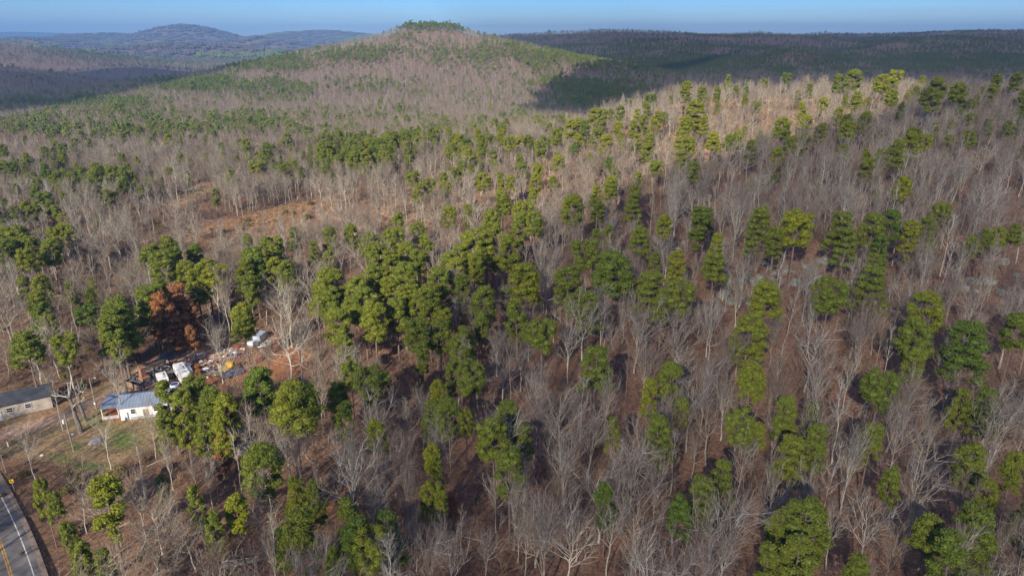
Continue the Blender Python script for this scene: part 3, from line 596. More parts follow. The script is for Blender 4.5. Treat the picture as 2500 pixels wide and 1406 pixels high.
ps = pine_share(px, py - 8, cand[:, 0], cand[:, 1]); ps = np.where((px > 600) & (py > 480), ps * .04, ps); ps = np.where((px > 1650) & (py > 200), .03, ps); ps = np.where(py > 640, .015, ps)
isp = RNG.uniform(0, 1, len(cand)) < ps
thin = inpoly(px, py, LOT_TAN_LIT) & (RNG.uniform(0, 1, len(cand)) < .38)
# leafless: nearest become individuals
bi = np.where(~isp)[0]; vis = (px[bi] > -20) & (px[bi] < 2520) & (py[bi] < 1440 + 0)
order = bi[vis][np.argsort(dep[bi[vis]])]
ind = order[:300 - nb]; indset = np.zeros(len(cand), bool); indset[ind] = True
for k in ind:
    v = int(RNG.integers(0, len(BARES))); H = float(np.clip(RNG.normal(13.2, 2.8), 7, 19)); sx = H / 16 * float(RNG.uniform(.65, 1.15)); qx, qy, _ = proj(cand[k, 0], cand[k, 1], z[k] + H * .66)
    add_bare(cand[k, 0], cand[k, 1], z[k], H, sx, v, float(np.clip(RNG.normal(.55, .25), 0, 1)), float(qx), float(qy))
def spread(name, P, z, H, metas, H0, wide, tmean, **kw):
    n = len(P); s = H / H0; w = s * RNG.uniform(*wide, n); rot = np.stack([RNG.normal(0, .03, n), RNG.normal(0, .03, n), RNG.uniform(0, 6.28, n)], 1)
    return scatter(name, np.stack([P[:, 0], P[:, 1], z - .15], 1), rot, np.stack([w, w, s], 1), np.clip(RNG.normal(tmean, .24, n), 0, 1), metas, **kw)
nb_ = ~isp & ~indset & ~thin
m1 = nb_ & (cand[:, 1] < 300); m2 = nb_ & (cand[:, 1] >= 300)
acc_b = [(cand[m2], z[m2])]
Hn = np.clip(RNG.normal(14, 2.8, m1.sum()), 7, 19)
spread('leafless_woodland', cand[m1], z[m1], Hn, BARE_W, 16, (.7, 1.1), .55, kind='stuff', label='leafless hardwoods filling the middle slopes between the pines')
ep = np.array([(e[0], e[1]) for e in extra_pines]); ez = np.array([e[2] for e in extra_pines]); eH = np.array([e[5] for e in extra_pines])
pp = np.concatenate([cand[isp], ep]); pz = np.concatenate([z[isp], ez]); pH = np.concatenate([np.clip(RNG.normal(12.3, 2, isp.sum()), 8, 17), eH])
spread('pine_woodland', pp, pz, pH, PINE_W, 20, (.85, 1.25), .5, kind='stuff', label='smaller pines massed beyond the nearer single pines')
# far woods as single low trees
def far_band(y0, y1, cell, hb, hp, names, bm, pm):
    C = jitter(y0, y1, cell); ex, z, px, py, dep = excluded(C); ok = ~ex; C, z, px, py = C[ok], z[ok], px[ok], py[ok]
    s = pine_share(px, py - 5, C[:, 0], C[:, 1]); p = RNG.uniform(0, 1, len(C)) < s; b = ~p
    spread(names[0], C[b], z[b], np.clip(RNG.normal(hb, 2.2, b.sum()), 6, 20), bm, 16, (.8, 1.3), .5, kind='stuff', label='leafless woods covering ' + names[2])
    spread(names[1], C[p], z[p], np.clip(RNG.normal(hp, 2., p.sum()), 6, 20), pm, 20, (.75, 1.2), .2, kind='stuff', label='pines scattered over ' + names[2])  # low tint darkens far crowns in place of missing self-shadow
k = m2; spread('middle_leafless_woods', cand[k], z[k], np.clip(RNG.normal(11, 2.2, k.sum()), 6, 16), BLOD + BARE_W, 16, (.7, 1.1), .55, kind='stuff', label='leafless woods on the upper slope below the ridge')
far_band(470, 1150, 4.9, 10.5, 11.5, ('hill_leafless_woods', 'hill_pines', 'the valley and lower hill'), BLOD, PLOD)
far_band(1150, 2100, 6.6, 11, 12.5, ('conical_hill_leafless_woods', 'conical_hill_pines', 'the conical hill and its flanks'), BLOD, PLOD)
far_band(2100, 3900, 13.0, 14, 16, ('distant_leafless_woods', 'distant_pines', 'the distant shaded hills'), BLOD[:3], PLOD[:3])
# canopy clusters on the farthest hills: one prototype is a patch of many small crowns
def patch(seed, m, n=26, S=24., r=4.2):
    rg = np.random.default_rng(seed); T = TM()
    for k in range(n):
        c = np.array([rg.uniform(-S, S), rg.uniform(-S, S), rg.uniform(5, 10)]); sc = r * rg.uniform(.7, 1.4); b = len(T.V)
        for v in ICO[0]: T.V.append(c + v * np.array([sc, sc, sc * 1.3]) * rg.uniform(.75, 1.25))
        for f in ICO[1]: T.F.append(tuple(b + q for q in f)); T.M.append(0)
    return T.build('canopy_patch', [m])
C = np.stack([RNG.uniform(-1, 1, 60000), np.sqrt(RNG.uniform(0, 1, 60000) * (14000. ** 2 - 3900 ** 2) + 3900 ** 2)], 1); C[:, 0] *= C[:, 1] * .86; zc = zfun(C[:, 0], C[:, 1]); n = fbm(C[:, 0] / 500, C[:, 1] / 500); n2 = fbm(C[:, 0] / 1500 + 7, C[:, 1] / 1500)
p = (n + n2 * .8 + RNG.normal(0, .1, len(C)) + np.where(C[:, 0] > 0, .25, -.05)) > .12
CANB = mat('far_leafless_canopy', (.15, .112, .088), rough=1, var=.2, scale=.05, tint=[(.8, .8, .8), (1.1, 1.1, 1.1)])
for nm, k, m in (('farthest_pine_canopy', p, NEEDLE), ('farthest_leafless_canopy', ~p, CANB)):
    c = C[k]; nn = len(c)
    scatter(nm, np.stack([c[:, 0], c[:, 1], zc[k] - 2], 1), np.stack([np.zeros(nn), np.zeros(nn), RNG.uniform(0, 6.28, nn)], 1), np.full((nn, 3), 1.0) * RNG.uniform(.9, 1.3, (nn, 1)), RNG.uniform(0.1, .6, nn), [patch(s_, m) for s_ in (1, 2, 3)], kind='stuff', label='tree canopy far off on the horizon hills')
# undergrowth
def under(name, P, metas, s0, s1, tm, **kw):
    z = zfun(P[:, 0], P[:, 1]); n = len(P); s = RNG.uniform(s0, s1, n)
    return scatter(name, np.stack([P[:, 0], P[:, 1], z], 1), np.stack([np.zeros(n), np.zeros(n), RNG.uniform(0, 6.28, n)], 1), np.stack([s, s, s], 1), np.clip(RNG.normal(tm, .25, n), 0, 1), metas, kind='stuff', **kw)
C = jitter(66, 420, 3.0); ex, z, px, py, dep = excluded(C, base=False); keep = ~ex & (RNG.uniform(0, 1, len(C)) < .9); under('undergrowth_twigs', C[keep], SAPS, .5, 1.5, .5, label='low twiggy brush on the forest floor')
keep = ~ex & (RNG.uniform(0, 1, len(C)) < .16); under('thin_saplings', C[keep] + .7, POLE_S, .5, 1.5, .45, label='thin leafless saplings among the big trees')
flush_labels()
C = jitter(66, 420, 2.2); _, z, px, py, dep = excluded(C); vg = inpoly(px, py, VERGE) & (px < 400)
C = C[vg & (RNG.uniform(0, 1, len(C)) < .9)]; 
VERGE_P = C
C = jitter(200, 560, 1.9); _, z, px, py, dep = excluded(C); bf = inpoly(px, py, BROWN) | (inpoly(px, py, LOT_TAN_LIT) & (RNG.uniform(0, 1, len(C)) < .6)) | (inpoly(px, py, FIELD) & (RNG.uniform(0, 1, len(C)) < .2))
under('dry_grass_tufts', C[bf], TUFTS, .8, 1.8, .6, label='tawny dry grass in the brown clearing and on the open hillside')
C = jitter(84, 330, 5.5); _, z, px, py, dep = excluded(C); nz = fbm(C[:, 0] / 25, C[:, 1] / 25)
gs = (((px < 640) & (py > 500) & (nz > -.05) & ~inpoly(px, py, YARD)) | (inpoly(px, py, VERGE) & (py < 1300) & (px > 50) & (nz > -.2))) & (RNG.uniform(0, 1, len(C)) < .75)
under('evergreen_undergrowth', C[gs], SHR_G, .35, 1.15, .5, label='olive green bushes along the edge of the yard and road')

# fallen limbs and logs on the forest floor, brush in the clearing
LOGS = []
for s_ in range(3):
    T = TM(); rg = np.random.default_rng(700 + s_); T.tube([np.array([-4., 0, .15]), np.array([-1., .1, .2]), np.array([2., 0, .18]), np.array([4.5, .3, .3])], [.16, .14, .1, .04], 5, 0)
    for q in range(5): a = np.array([rg.uniform(1, 4), 0, .2]); T.tube([a, a + rg.normal(0, 1, 3) * np.array([.8, 1.2, .3]) + np.array([.6, 0, .5])], [.04, .01], 3, 0)
    LOGS.append(T.build('log_mesh', [GREY]))
C = jitter(66, 420, 9.0); ex, z, px, py, dep = excluded(C, base=False); keep = ~ex & (RNG.uniform(0, 1, len(C)) < .55); under('fallen_limbs', C[keep], LOGS, .3, .9, .3, label='fallen grey limbs and logs on the leaf litter')
C = jitter(150, 420, 5.0); _, z, px, py, dep = excluded(C); keep = inpoly(px, py, BROWN); under('clearing_brush', C[keep], SAPS + SHR_G[:1], .5, 1.3, .5, label='scattered low brush inside the brown clearing')
# woods left of the road and below the frame, whose shadows lie on the road
C = jitter(18, 112, 5.2, 1.9); rx = np.interp(C[:, 1], [20, 81, 100, 160], [-66 + 0, -69.5, -76, -98]); z = zfun(C[:, 0], C[:, 1]); px, py, dep = proj(C[:, 0], C[:, 1], z + 12)
k = ((C[:, 0] < rx - 10) & (px < -10)) | ((py > 1420) & (C[:, 0] > rx + 6)); C = C[k]; z = z[k]
spread('roadside_woods', C, z, np.clip(RNG.normal(13, 2.5, len(C)), 8, 18), BARE_W, 16, (.8, 1.1), .5, kind='stuff', label='leafless woods left of the road and below the bottom edge')
# ------------------------------------------------------------------ road
M = lambda n, c, **k: mat(n, c, **k)
ASPH = M('asphalt', (.15, .14, .135), rough=.9, var=.45, scale=.45, bump=.3); YEL = M('yellow_paint', (.55, .30, .04), rough=.8, var=.55, scale=3); WHT = M('white_paint', (.62, .59, .52), rough=.8, var=.5, scale=3)
W_ = [at(*p)[:2] for p in [(0, 1208), (30, 1270), (57, 1330), (83, 1406)]]
Wp = np.array(W_); yy = Wp[:, 1]; co = np.polyfit(yy, Wp[:, 0], 2)
ys = np.arange(20, 220, 1.5); sl = np.polyval(np.polyder(co), yy.max()); xs = np.where(ys < yy.max(), np.polyval(co, np.clip(ys, yy.min() , None)), np.polyval(co, yy.max()) + sl * (ys - yy.max()) - .004 * (ys - yy.max()) ** 2)
sl0 = np.polyval(np.polyder(co), yy.min()); xs = np.where(ys < yy.min(), np.polyval(co, yy.min()) + sl0 * (ys - yy.min()), xs)
EDGE = np.stack([xs, ys], 1); tg = np.gradient(EDGE, axis=0); tg /= np.linalg.norm(tg, axis=1)[:, None]; nrm = np.stack([-tg[:, 1], tg[:, 0]], 1)   # towards the left
def strip(name, o0, o1, dz, m, k0=0, k1=None):
    A = (EDGE + nrm * o0)[k0:k1]; B = (EDGE + nrm * o1)[k0:k1]; V = []; Fc = []
    for a, b in zip(A, B):
        zz = ROADZ; V += [(a[0], a[1], zz + dz), (b[0], b[1], zz + dz)]
    for i in range(len(A) - 1): Fc.append((2 * i, 2 * i + 1, 2 * i + 3, 2 * i + 2))
    return ob(name, mesh(name, V, Fc, [m]), kind='structure')
ROADZ = float(max(zfun(EDGE[:, 0], EDGE[:, 1]))) + .06
strip('road_shoulder', -1.6, -.75, -.01, M('gravel_shoulder', (.23, .18, .14), rough=1, var=.4, scale=3))
strip('road', -.8, 5.8, 0, ASPH); strip('road_edge_line', -.07, .07, .006, WHT); strip('road_edge_line', 4.95, 5.07, .006, WHT)
strip('road_centre_line', 2.32, 2.44, .006, YEL); strip('road_centre_line', 2.6, 2.72, .006, YEL)
vp = VERGE_P; dmin = np.array([np.min(np.hypot(EDGE[:, 0] - a, EDGE[:, 1] - b) + np.where(False, 0, 0)) for a, b in vp]); side = np.interp(vp[:, 1], EDGE[:, 1], EDGE[:, 0])
vp = vp[(vp[:, 0] > side + 2.0)]; under('verge_brush', vp, SAPS + TUFTS, .35, .8, .45, label='brown weeds and brush on the road bank')
# ------------------------------------------------------------------ generic solids
class MB:
    def __init__(s): s.V = []; s.F = []
    def box(s, c, d, rz=0, rx=0, ry=0):
        R = Matrix.Rotation(rz, 3, 'Z') @ Matrix.Rotation(ry, 3, 'Y') @ Matrix.Rotation(rx, 3, 'X'); k = len(s.V)
        for sx, sy, sz in [(-1, -1, -1), (1, -1, -1), (1, 1, -1), (-1, 1, -1), (-1, -1, 1), (1, -1, 1), (1, 1, 1), (-1, 1, 1)]:
            s.V.append(Vector(c) + R @ Vector((sx * d[0] / 2, sy * d[1] / 2, sz * d[2] / 2)))
        s.F += [(k, k + 3, k + 2, k + 1), (k + 4, k + 5, k + 6, k + 7), (k, k + 1, k + 5, k + 4), (k + 1, k + 2, k + 6, k + 5), (k + 2, k + 3, k + 7, k + 6), (k + 3, k, k + 4, k + 7)]; return s
    def prism(s, P, y0, y1):      # outline in x,z extruded along y
        k = len(s.V); n = len(P)
        s.V += [Vector((p[0], y0, p[1])) for p in P] + [Vector((p[0], y1, p[1])) for p in P]
        s.F += [tuple(range(k, k + n)), tuple(range(k + 2 * n - 1, k + n - 1, -1))] + [(k + i, k + n + i, k + n + (i + 1) % n, k + (i + 1) % n) for i in range(n)]; return s
    def cyl(s, a, b, r, n=10, r2=None):
        T = TM(); A, B = np.array(a, float), np.array(b, float); T.tube([A, B], [r, r2 if r2 is not None else r], n, 0); k = len(s.V)
        s.V += [Vector(v) for v in T.V]; s.F += [tuple(q + k for q in f) for f in T.F]; s.F += [tuple(range(k, k + n)), tuple(range(k + 2 * n - 1, k + n - 1, -1))]; return s
    def build(s, name, m, parent=None, bevel=0, **kw):
        me = mesh(name, [tuple(v) for v in s.V], s.F, [m]); o = ob(name, me, parent, **kw)
        if bevel: b = o.modifiers.new('bevel', 'BEVEL'); b.width = bevel; b.segments = 2
        return o
def gpos(px, py): x, y, z, t = at(px, py); return (x, y, z)
def yaw(p, q): a = gpos(*p); b = gpos(*q); return math.atan2(b[1] - a[1], b[0] - a[0])
WHITE = M('white_siding', (.78, .77, .74), var=.08, scale=2); TIN = M('blue_grey_metal', (.30, .36, .44), rough=.45, var=.15, scale=.8, metal=.3)
DARKROOF = M('dark_shingles', (.055, .06, .075), rough=.9, var=.4, scale=.6); STUCCO = M('weathered_block', (.46, .40, .33), var=.35, scale=.5); GLASS = glass_mat('window_glass', (.03, .035, .04))
RUSTM = M('rust', (.28, .09, .035), var=.4, scale=2); WOOD = M('grey_wood', (.30, .25, .20), var=.35, scale=2); BRICK = M('red_brick', (.36, .18, .11), var=.3, scale=3); CHAR = M('charred_debris', (.035, .033, .035), var=.5, scale=2)
BLACK = M('black_rubber', (.02, .02, .02)); CHROME = M('galvanised', (.5, .5, .5), rough=.4, metal=.6); YELM = M('faded_yellow_paint', (.62, .38, .06), var=.3, scale=2); RED = M('red_paint', (.5, .05, .03)); TRIM = M('white_trim', (.75, .75, .73), var=.05)
def window(parent, c, w, h, rz=0, side=-1):
    f = MB(); t = .08; y = c[1]
    f.box((c[0], y, c[2] + h / 2), (w + t, .1, t)).box((c[0], y, c[2] - h / 2), (w + t, .1, t)).box((c[0] - w / 2, y, c[2]), (t, .098, h - t)).box((c[0] + w / 2, y, c[2]), (t, .098, h - t)).box((c[0], y, c[2]), (w - t, .06, .05))
    o = f.build('window', TRIM, parent); MB().box((c[0], y + .01, c[2]), (w - t, .03, h - t)).build('pane', GLASS, o)
def gable(parent, L, Wd, zE, zR, m, ribs=0, over=.4, name='roof'):
    """two roof slopes, ridge along x"""
    for s in (-1, 1):
        run = Wd / 2 + over; ln = math.hypot(run, zR - zE) ; a = math.atan2(zR - zE, run); b = MB()
        b.box((0, s * run / 2, (zE + zR) / 2), (L + 2 * over, ln, .09), rx=-s * a)
        n = int(L / .6)
        for k in range(n + 1 if ribs else 0):
            b.box((-L / 2 + k * L / n, s * run / 2, (zE + zR) / 2 + .065), (.05, ln, .05), rx=-s * a)
        b.build(name, m, parent)
# white house
ang = yaw((257, 1030), (345, 1019)); p = gpos(330, 1016)
h = empty('white_house', (p[0] + .5, p[1] + 2.2, p[2] - .1), ang, label='small white house with blue-grey metal roof beside the dirt driveway', cat='house')
b = MB(); b.box((1.6, 0, 1.5), (10.0, 6.2, 3.0)); b.build('wall', WHITE, h)
b = MB(); b.prism([(-3.1, 3.0), (3.1, 3.0), (0, 4.2)], -3.35, -3.25); g_ = b.build('gable_wall', WHITE, h); g_.rotation_euler = (0, 0, math.pi / 2); g_.location = (0, 0, 0)
gable(h, 10.0, 6.2, 2.95, 4.35, TIN, ribs=1); 
for o in list(h.children):
    if o.name.startswith('roof'): o.location.x = 1.6
b = MB()
b.box((-5.2, 0.3, 3.25), (3.5, 6.6, .09), rx=-.0); b.build('porch_roof', TIN, h)
MB().box((-5.2, 0, .35), (3.4, 5.8, .5)).build('porch_deck', RUSTM, h)
for sx in (-6.75, -3.75): MB().box((sx, -2.7, 1.9), (.12, .12, 2.6)).build('porch_post', TRIM, h)
MB().box((-5.3, -2.85, 1.0), (3.2, .06, .75)).build('porch_railing', M('grey_panel', (.45, .45, .43)), h)
window(h, (-.9, -3.13, 1.9), .9, 1.1); window(h, (3.4, -3.13, 1.9), .9, 1.1)
b = MB().box((1.4, -3.14, 1.05), (.95, .06, 2.05)).build('door', M('tan_door', (.35, .28, .2)), h); MB().box((1.75, -3.19, 1.05), (.08, .05, .08)).build('handle', CHROME, b)
MB().box((2.4, -3.18, .35), (8, .1, .6)).build('skirting', M('grey_block', (.4, .4, .38)), h)
MB().box((4.4, 1.0, 4.35), (.5, .5, 1.0)).build('chimney', BRICK, h)
# long block building
ang = yaw((5, 1028), (102, 1004)); p = gpos(30, 1020)
h = empty('long_building', (p[0] - 1.3, p[1] + 3.0, p[2] - .1), ang, label='long weathered block building with dark shingle roof at the left edge', cat='building')
MB().box((0, 0, 1.6), (13.5, 6.0, 3.2)).build('wall', STUCCO, h)
g_ = MB().prism([(-3.0, 3.2), (3.0, 3.2), (0, 4.6)], -6.74, 6.74).build('gable_wall', M('dark_gable', (.12, .08, .07)), h); g_.rotation_euler = (0, 0, math.pi / 2)
gable(h, 13.5, 6.0, 3.15, 4.75, DARKROOF, over=.35)
window(h, (-.6, -3.04, 1.95), 1.1, 1.0); window(h, (2.6, -3.04, 1.95), 1.1, 1.0)
b = MB().box((-2.6, -3.04, 1.05), (1.1, .08, 2.1)).build('door', M('pale_blue_door', (.45, .52, .55)), h); MB().box((-2.25, -3.1, 1.0), (.08, .05, .08)).build('handle', CHROME, b)
MB().box((-5.6, -3.06, .9), (1.6, .1, 1.8)).build('shutter', M('grey_door', (.35, .36, .34)), h)
# low shed with dark roof behind the pines
p = gpos(548, 1118); ang = yaw((500, 1130), (598, 1118))
h = empty('dark_roofed_shed', (p[0], p[1] + 4.0, p[2]), ang, label='low shed with dark navy metal roof half hidden behind the tall pine trunks', cat='shed')
MB().box((0, 0, 1.0), (8.2, 6.8, 2.0)).build('wall', M('dark_siding', (.09, .09, .11)), h); gable(h, 8.2, 6.8, 2.0, 2.9, M('navy_roof', (.018, .024, .05), rough=.5, var=.3), ribs=1, over=.3)
# far metal shed
p = gpos(725, 432); h = empty('far_metal_shed', p, .1, label='pale arched metal shed among the leafless trees in the valley', cat='shed')
A_ = [(6 * math.cos(t), 4.2 * math.sin(t)) for t in np.linspace(0, math.pi, 11)]
MB().prism(A_, -7, 7).build('roof', M('pale_tin', (.5, .52, .53), rough=.5), h); MB().box((0, -7.05, 1.5), (3, .1, 3)).build('door', M('grey_tin', (.25, .26, .27)), h)
# ------------------------------------------------------------------ vehicles
def wheels(parent, xs, yw, r=.38, w=.26, name='wheel'):
    for x in xs:
        for s in (-1, 1):
            o = MB().cyl((x, s * yw - w / 2, r), (x, s * yw + w / 2, r), r, 14).build(name, BLACK, parent)
            MB().cyl((x, s * (yw + .02) - .05 + s * w / 2, r), (x, s * (yw + .02) + .0 + s * w / 2, r), r * .55, 10).build('rim', CHROME, o)
def car(name, loc, rz, m, label, cat, kind='suv', Ln=4.6):
    h = empty(name, loc, rz, label=label, cat=cat); k = Ln / 4.6; w = .88
    prof = {'suv': [(-2.3, .45), (-2.3, 1.05), (-2.15, 1.7), (.3, 1.72), (.95, 1.1), (2.15, .98), (2.3, .75), (2.3, .45)],
            'sedan': [(-2.3, .4), (-2.3, .9), (-1.6, .98), (-1.0, 1.4), (.3, 1.42), (1.0, .95), (2.15, .82), (2.3, .6), (2.3, .4)],
            'pickup': [(-2.3, .5), (-2.3, 1.08), (-.45, 1.08), (-.4, 1.75), (.65, 1.75), (1.15, 1.15), (2.2, 1.05), (2.3, .8), (2.3, .5)]}[kind]
    MB().prism([(x * k, z) for x, z in prof], -w, w).build('body', m, h, bevel=.05)
    roofx = {'suv': (-1.0, 2.0, 1.4), 'sedan': (-.35, 1.1, 1.2), 'pickup': (.12, .95, 1.4)}[kind]
    for s in (-1, 1): MB().box((roofx[0] * k, s * (w + .005), roofx[2]), (roofx[1] * k, .02, .34)).build('side_window', GLASS, h)
    wx = {'suv': (.66, 1.45, -.76), 'sedan': (.68, 1.22, -.58), 'pickup': (.93, 1.5, -.86)}[kind]
    MB().box((wx[0] * k, 0, wx[1]), (.7, 1.5, .03), ry=-wx[2]).build('windscreen', GLASS, h)
    wheels(h, (-1.4 * k, 1.45 * k), w - .08)
    for s in (-1, 1):
        MB().box((2.3 * k, s * .62, .75), (.05, .3, .16)).build('headlight', TRIM, h); MB().box((-2.31 * k, s * .68, .95), (.05, .2, .2)).build('tail_light', RED, h)
    MB().box((2.34 * k, 0, .5), (.12, 1.7, .2)).build('bumper', CHROME, h)
    if kind == 'pickup':
        MB().box((-1.4 * k, 0, 1.1), (1.75 * k, 1.5, .03)).build('truck_bed', BLACK, h)
    return h
SUV = M('slate_blue_paint', (.07, .10, .14), rough=.35, var=.1, spec=.5); BLUE = M('blue_paint', (.10, .15, .30), rough=.3, var=.1, spec=.5)
car('jeep', gpos(402, 882), yaw((395, 887), (412, 879)) - math.pi, SUV, 'dark slate blue boxy off-roader parked on the dirt at the top of the yard', 'off-roader', 'suv')
car('blue_car', gpos(568, 917), yaw((556, 921), (581, 913)), BLUE, 'blue saloon car parked below the yellow loader', 'car', 'sedan')
car('pickup_truck', gpos(305, 977), yaw((295, 979), (316, 972)) + math.pi, WHITE, 'white pickup truck parked behind the white house', 'pickup', 'pickup', 5.2)
def rv(loc, rz, L, Wd, Hh, label, cat, name, slide=True, cab=True):
    h = empty(name, loc, rz, label=label, cat=cat)
    P = [(-L / 2, .5), (-L / 2, Hh), (L / 2 - .2, Hh), (L / 2, Hh - .7), (L / 2, .5)]
    MB().prism(P, -Wd / 2, Wd / 2).build('body', WHITE, h, bevel=.06)
    for k in (-.25, .1, .35): MB().box((k * L, .2, Hh + .08), (.45, .45, .14)).build('roof_vent', M('vent_grey', (.45, .45, .45)), h)
    MB().box((-.05 * L, -.1, Hh + .15), (1.0, .8, .28)).build('air_conditioner', TRIM, h)
    for s in (-1, 1):
        for k in (-.28, .12): MB().box((k * L, s * (Wd / 2 + .01), Hh * .62), (.9, .04, .6)).build('side_window', GLASS, h)
    if slide: MB().box((.05 * L, Wd / 2 + .45, Hh * .55), (3.0, .9, Hh * .55)).build('slide_out', WHITE, h)
    MB().box((L / 2 + .01, 0, Hh * .55), (.04, Wd * .6, .7)).build('front_window', GLASS, h)
    wheels(h, (-.1 * L, .02 * L), Wd / 2 - .15, .35)
    if cab: MB().box((L / 2 + .5, 0, .55), (1.0, .12, .12)).build('tow_bar', BLACK, h)
    return h
rv(gpos(447, 925), yaw((455, 935), (436, 907)) + math.pi, 6.8, 2.2, 2.8, 'large white travel trailer with a slide-out beside the orange cedar', 'trailer', 'travel_trailer')
rv(gpos(399, 937), yaw((407, 943), (397, 923)) + math.pi, 3.8, 2.1, 2.2, 'smaller white camper standing left of the large travel trailer', 'camper', 'camper', slide=False, cab=False)
p = gpos(427, 944); h = empty('hot_tub', p, .3, label='round blue-lined tub between the two white trailers', cat='tub')
MB().cyl((0, 0, 0), (0, 0, .75), .95, 20, 1.0).build('shell', TRIM, h); MB().cyl((0, 0, .74), (0, 0, .79), .78, 20).build('cover', M('blue_tarp', (.03, .07, .28), rough=.4), h)
# yellow loader with lifted boom and an old yellow truck body
p = gpos(563, 905); h = empty('yellow_loader', p, yaw((560, 905), (578, 880)), label='yellow loader with its long grey boom raised, behind the blue car', cat='loader')
MB().prism([(-1.8, .5), (-1.8, 1.3), (-.6, 1.3), (-.5, 2.3), (.7, 2.3), (.9, 1.2), (1.8, 1.1), (1.8, .5)], -.9, .9).build('body', YELM, h, bevel=.05); wheels(h, (-1.2, 1.2), .95, .5, .35)
MB().box((2.6, .5, 2.6), (5.2, .22, .22), ry=-.45).build('boom', CHROME, h); MB().box((2.6, -.5, 2.6), (5.2, .18, .18), ry=-.45).build('boom', CHROME, h); MB().box((.1, -.91, 1.9), (.9, .03, .5)).build('cab_window', GLASS, h)
MB().box((4.95, 0, 3.75), (.5, 1.5, .4)).build('bucket', RUSTM, h)
p = gpos(547, 907); h = empty('stripped_truck_cab', p, .5, label='stripped tan truck cab left of the yellow loader', cat='wreck')
MB().prism([(-1.1, .4), (-1.1, 1.6), (-.8, 1.9), (.4, 1.9), (.8, 1.2), (1.4, 1.1), (1.4, .4)], -.85, .85).build('body', M('tan_paint', (.5, .40, .22), var=.35), h, bevel=.05); MB().box((-.2, 0, 1.93), (1, 1.2, .02)).build('roof_opening', BLACK, h); wheels(h, (-.6, .9), .8, .34)
p = gpos(628, 838); h = empty('flatbed_trailer', p, yaw((618, 845), (642, 825)), label='long flatbed trailer loaded with pale scrap at the far end of the yard', cat='trailer')
MB().box((0, 0, .8), (7.5, 2.3, .2)).build('deck', M('grey_deck', (.3, .31, .33)), h); wheels(h, (-1.2, -.2), 1.0, .38); MB().box((1.6, 0, 1.5), (3.6, 2.0, 1.2)).build('load', M('blue_white_sheet', (.45, .52, .62), var=.4, scale=.6), h, bevel=.1); MB().box((-2.7, 0, 1.3), (1.2, 1.7, .8)).build('load', WHITE, h, bevel=.1)
MB().box((4.4, 0, .75), (1.6, .15, .15)).build('tow_bar', BLACK, h)
# burnt-out house
p = gpos(377, 922); h = empty('burned_house', p, yaw((350, 930), (400, 908)), label='burnt-out house ruin with standing chimney left of the trailers', cat='ruin')
MB().box((0, 0, .12), (12, 8.5, .24)).build('floor_slab', CHAR, h)
b = MB(); b.box((-2.2, .6, 1.7), (1.1, .9, 3.4)).box((-2.2, .2, .6), (1.9, 1.6, 1.2)); b.build('chimney', BRICK, h)
for (x0, y0, L_, rz_, H_) in [(-5.9, 0, 7.8, math.pi / 2, 1.3), (2.4, 4.2, 6.5, 0, 1.2), (5.9, .5, 6.6, math.pi / 2, 1.0), (-3.8, -4.2, 3.5, 0, .6)]:
    MB().box((x0, y0, H_ / 2 + .2), (L_, .16, H_), rz=rz_).build('wall_remnant', M('scorched_wall', (.28, .2, .14), var=.6, scale=1), h)
b = MB(); rg = np.random.default_rng(5)
for k in range(260): b.box((rg.uniform(-5.8, 5.8), rg.uniform(-4.1, 4.1), rg.uniform(.25, .7)), (rg.uniform(.2, 1.6), rg.uniform(.1, .6), rg.uniform(.04, .25)), rz=rg.uniform(0, 3), rx=rg.normal(0, .3), ry=rg.normal(0, .3))
b.build('rubble', M('ash_rubble', (.24, .22, .21), var=.9, scale=.9, col2=(.05, .05, .055)), h, kind='stuff')
b = MB()
for k in range(5): b.box((rg.uniform(-5, 5), rg.uniform(-3.5, 3.5), 1.0), (rg.uniform(2, 4.5), .12, .12), rz=rg.uniform(0, 3), ry=rg.normal(0, .25))
for k, vtx in enumerate(range(0, len(b.V), 8)):
    q = MB(); q.V = b.V[vtx:vtx + 8]; q.F = [(0, 3, 2, 1), (4, 5, 6, 7), (0, 1, 5, 4), (1, 2, 6, 5), (2, 3, 7, 6), (3, 0, 4, 7)]; q.build('fallen_beam', WOOD, h)
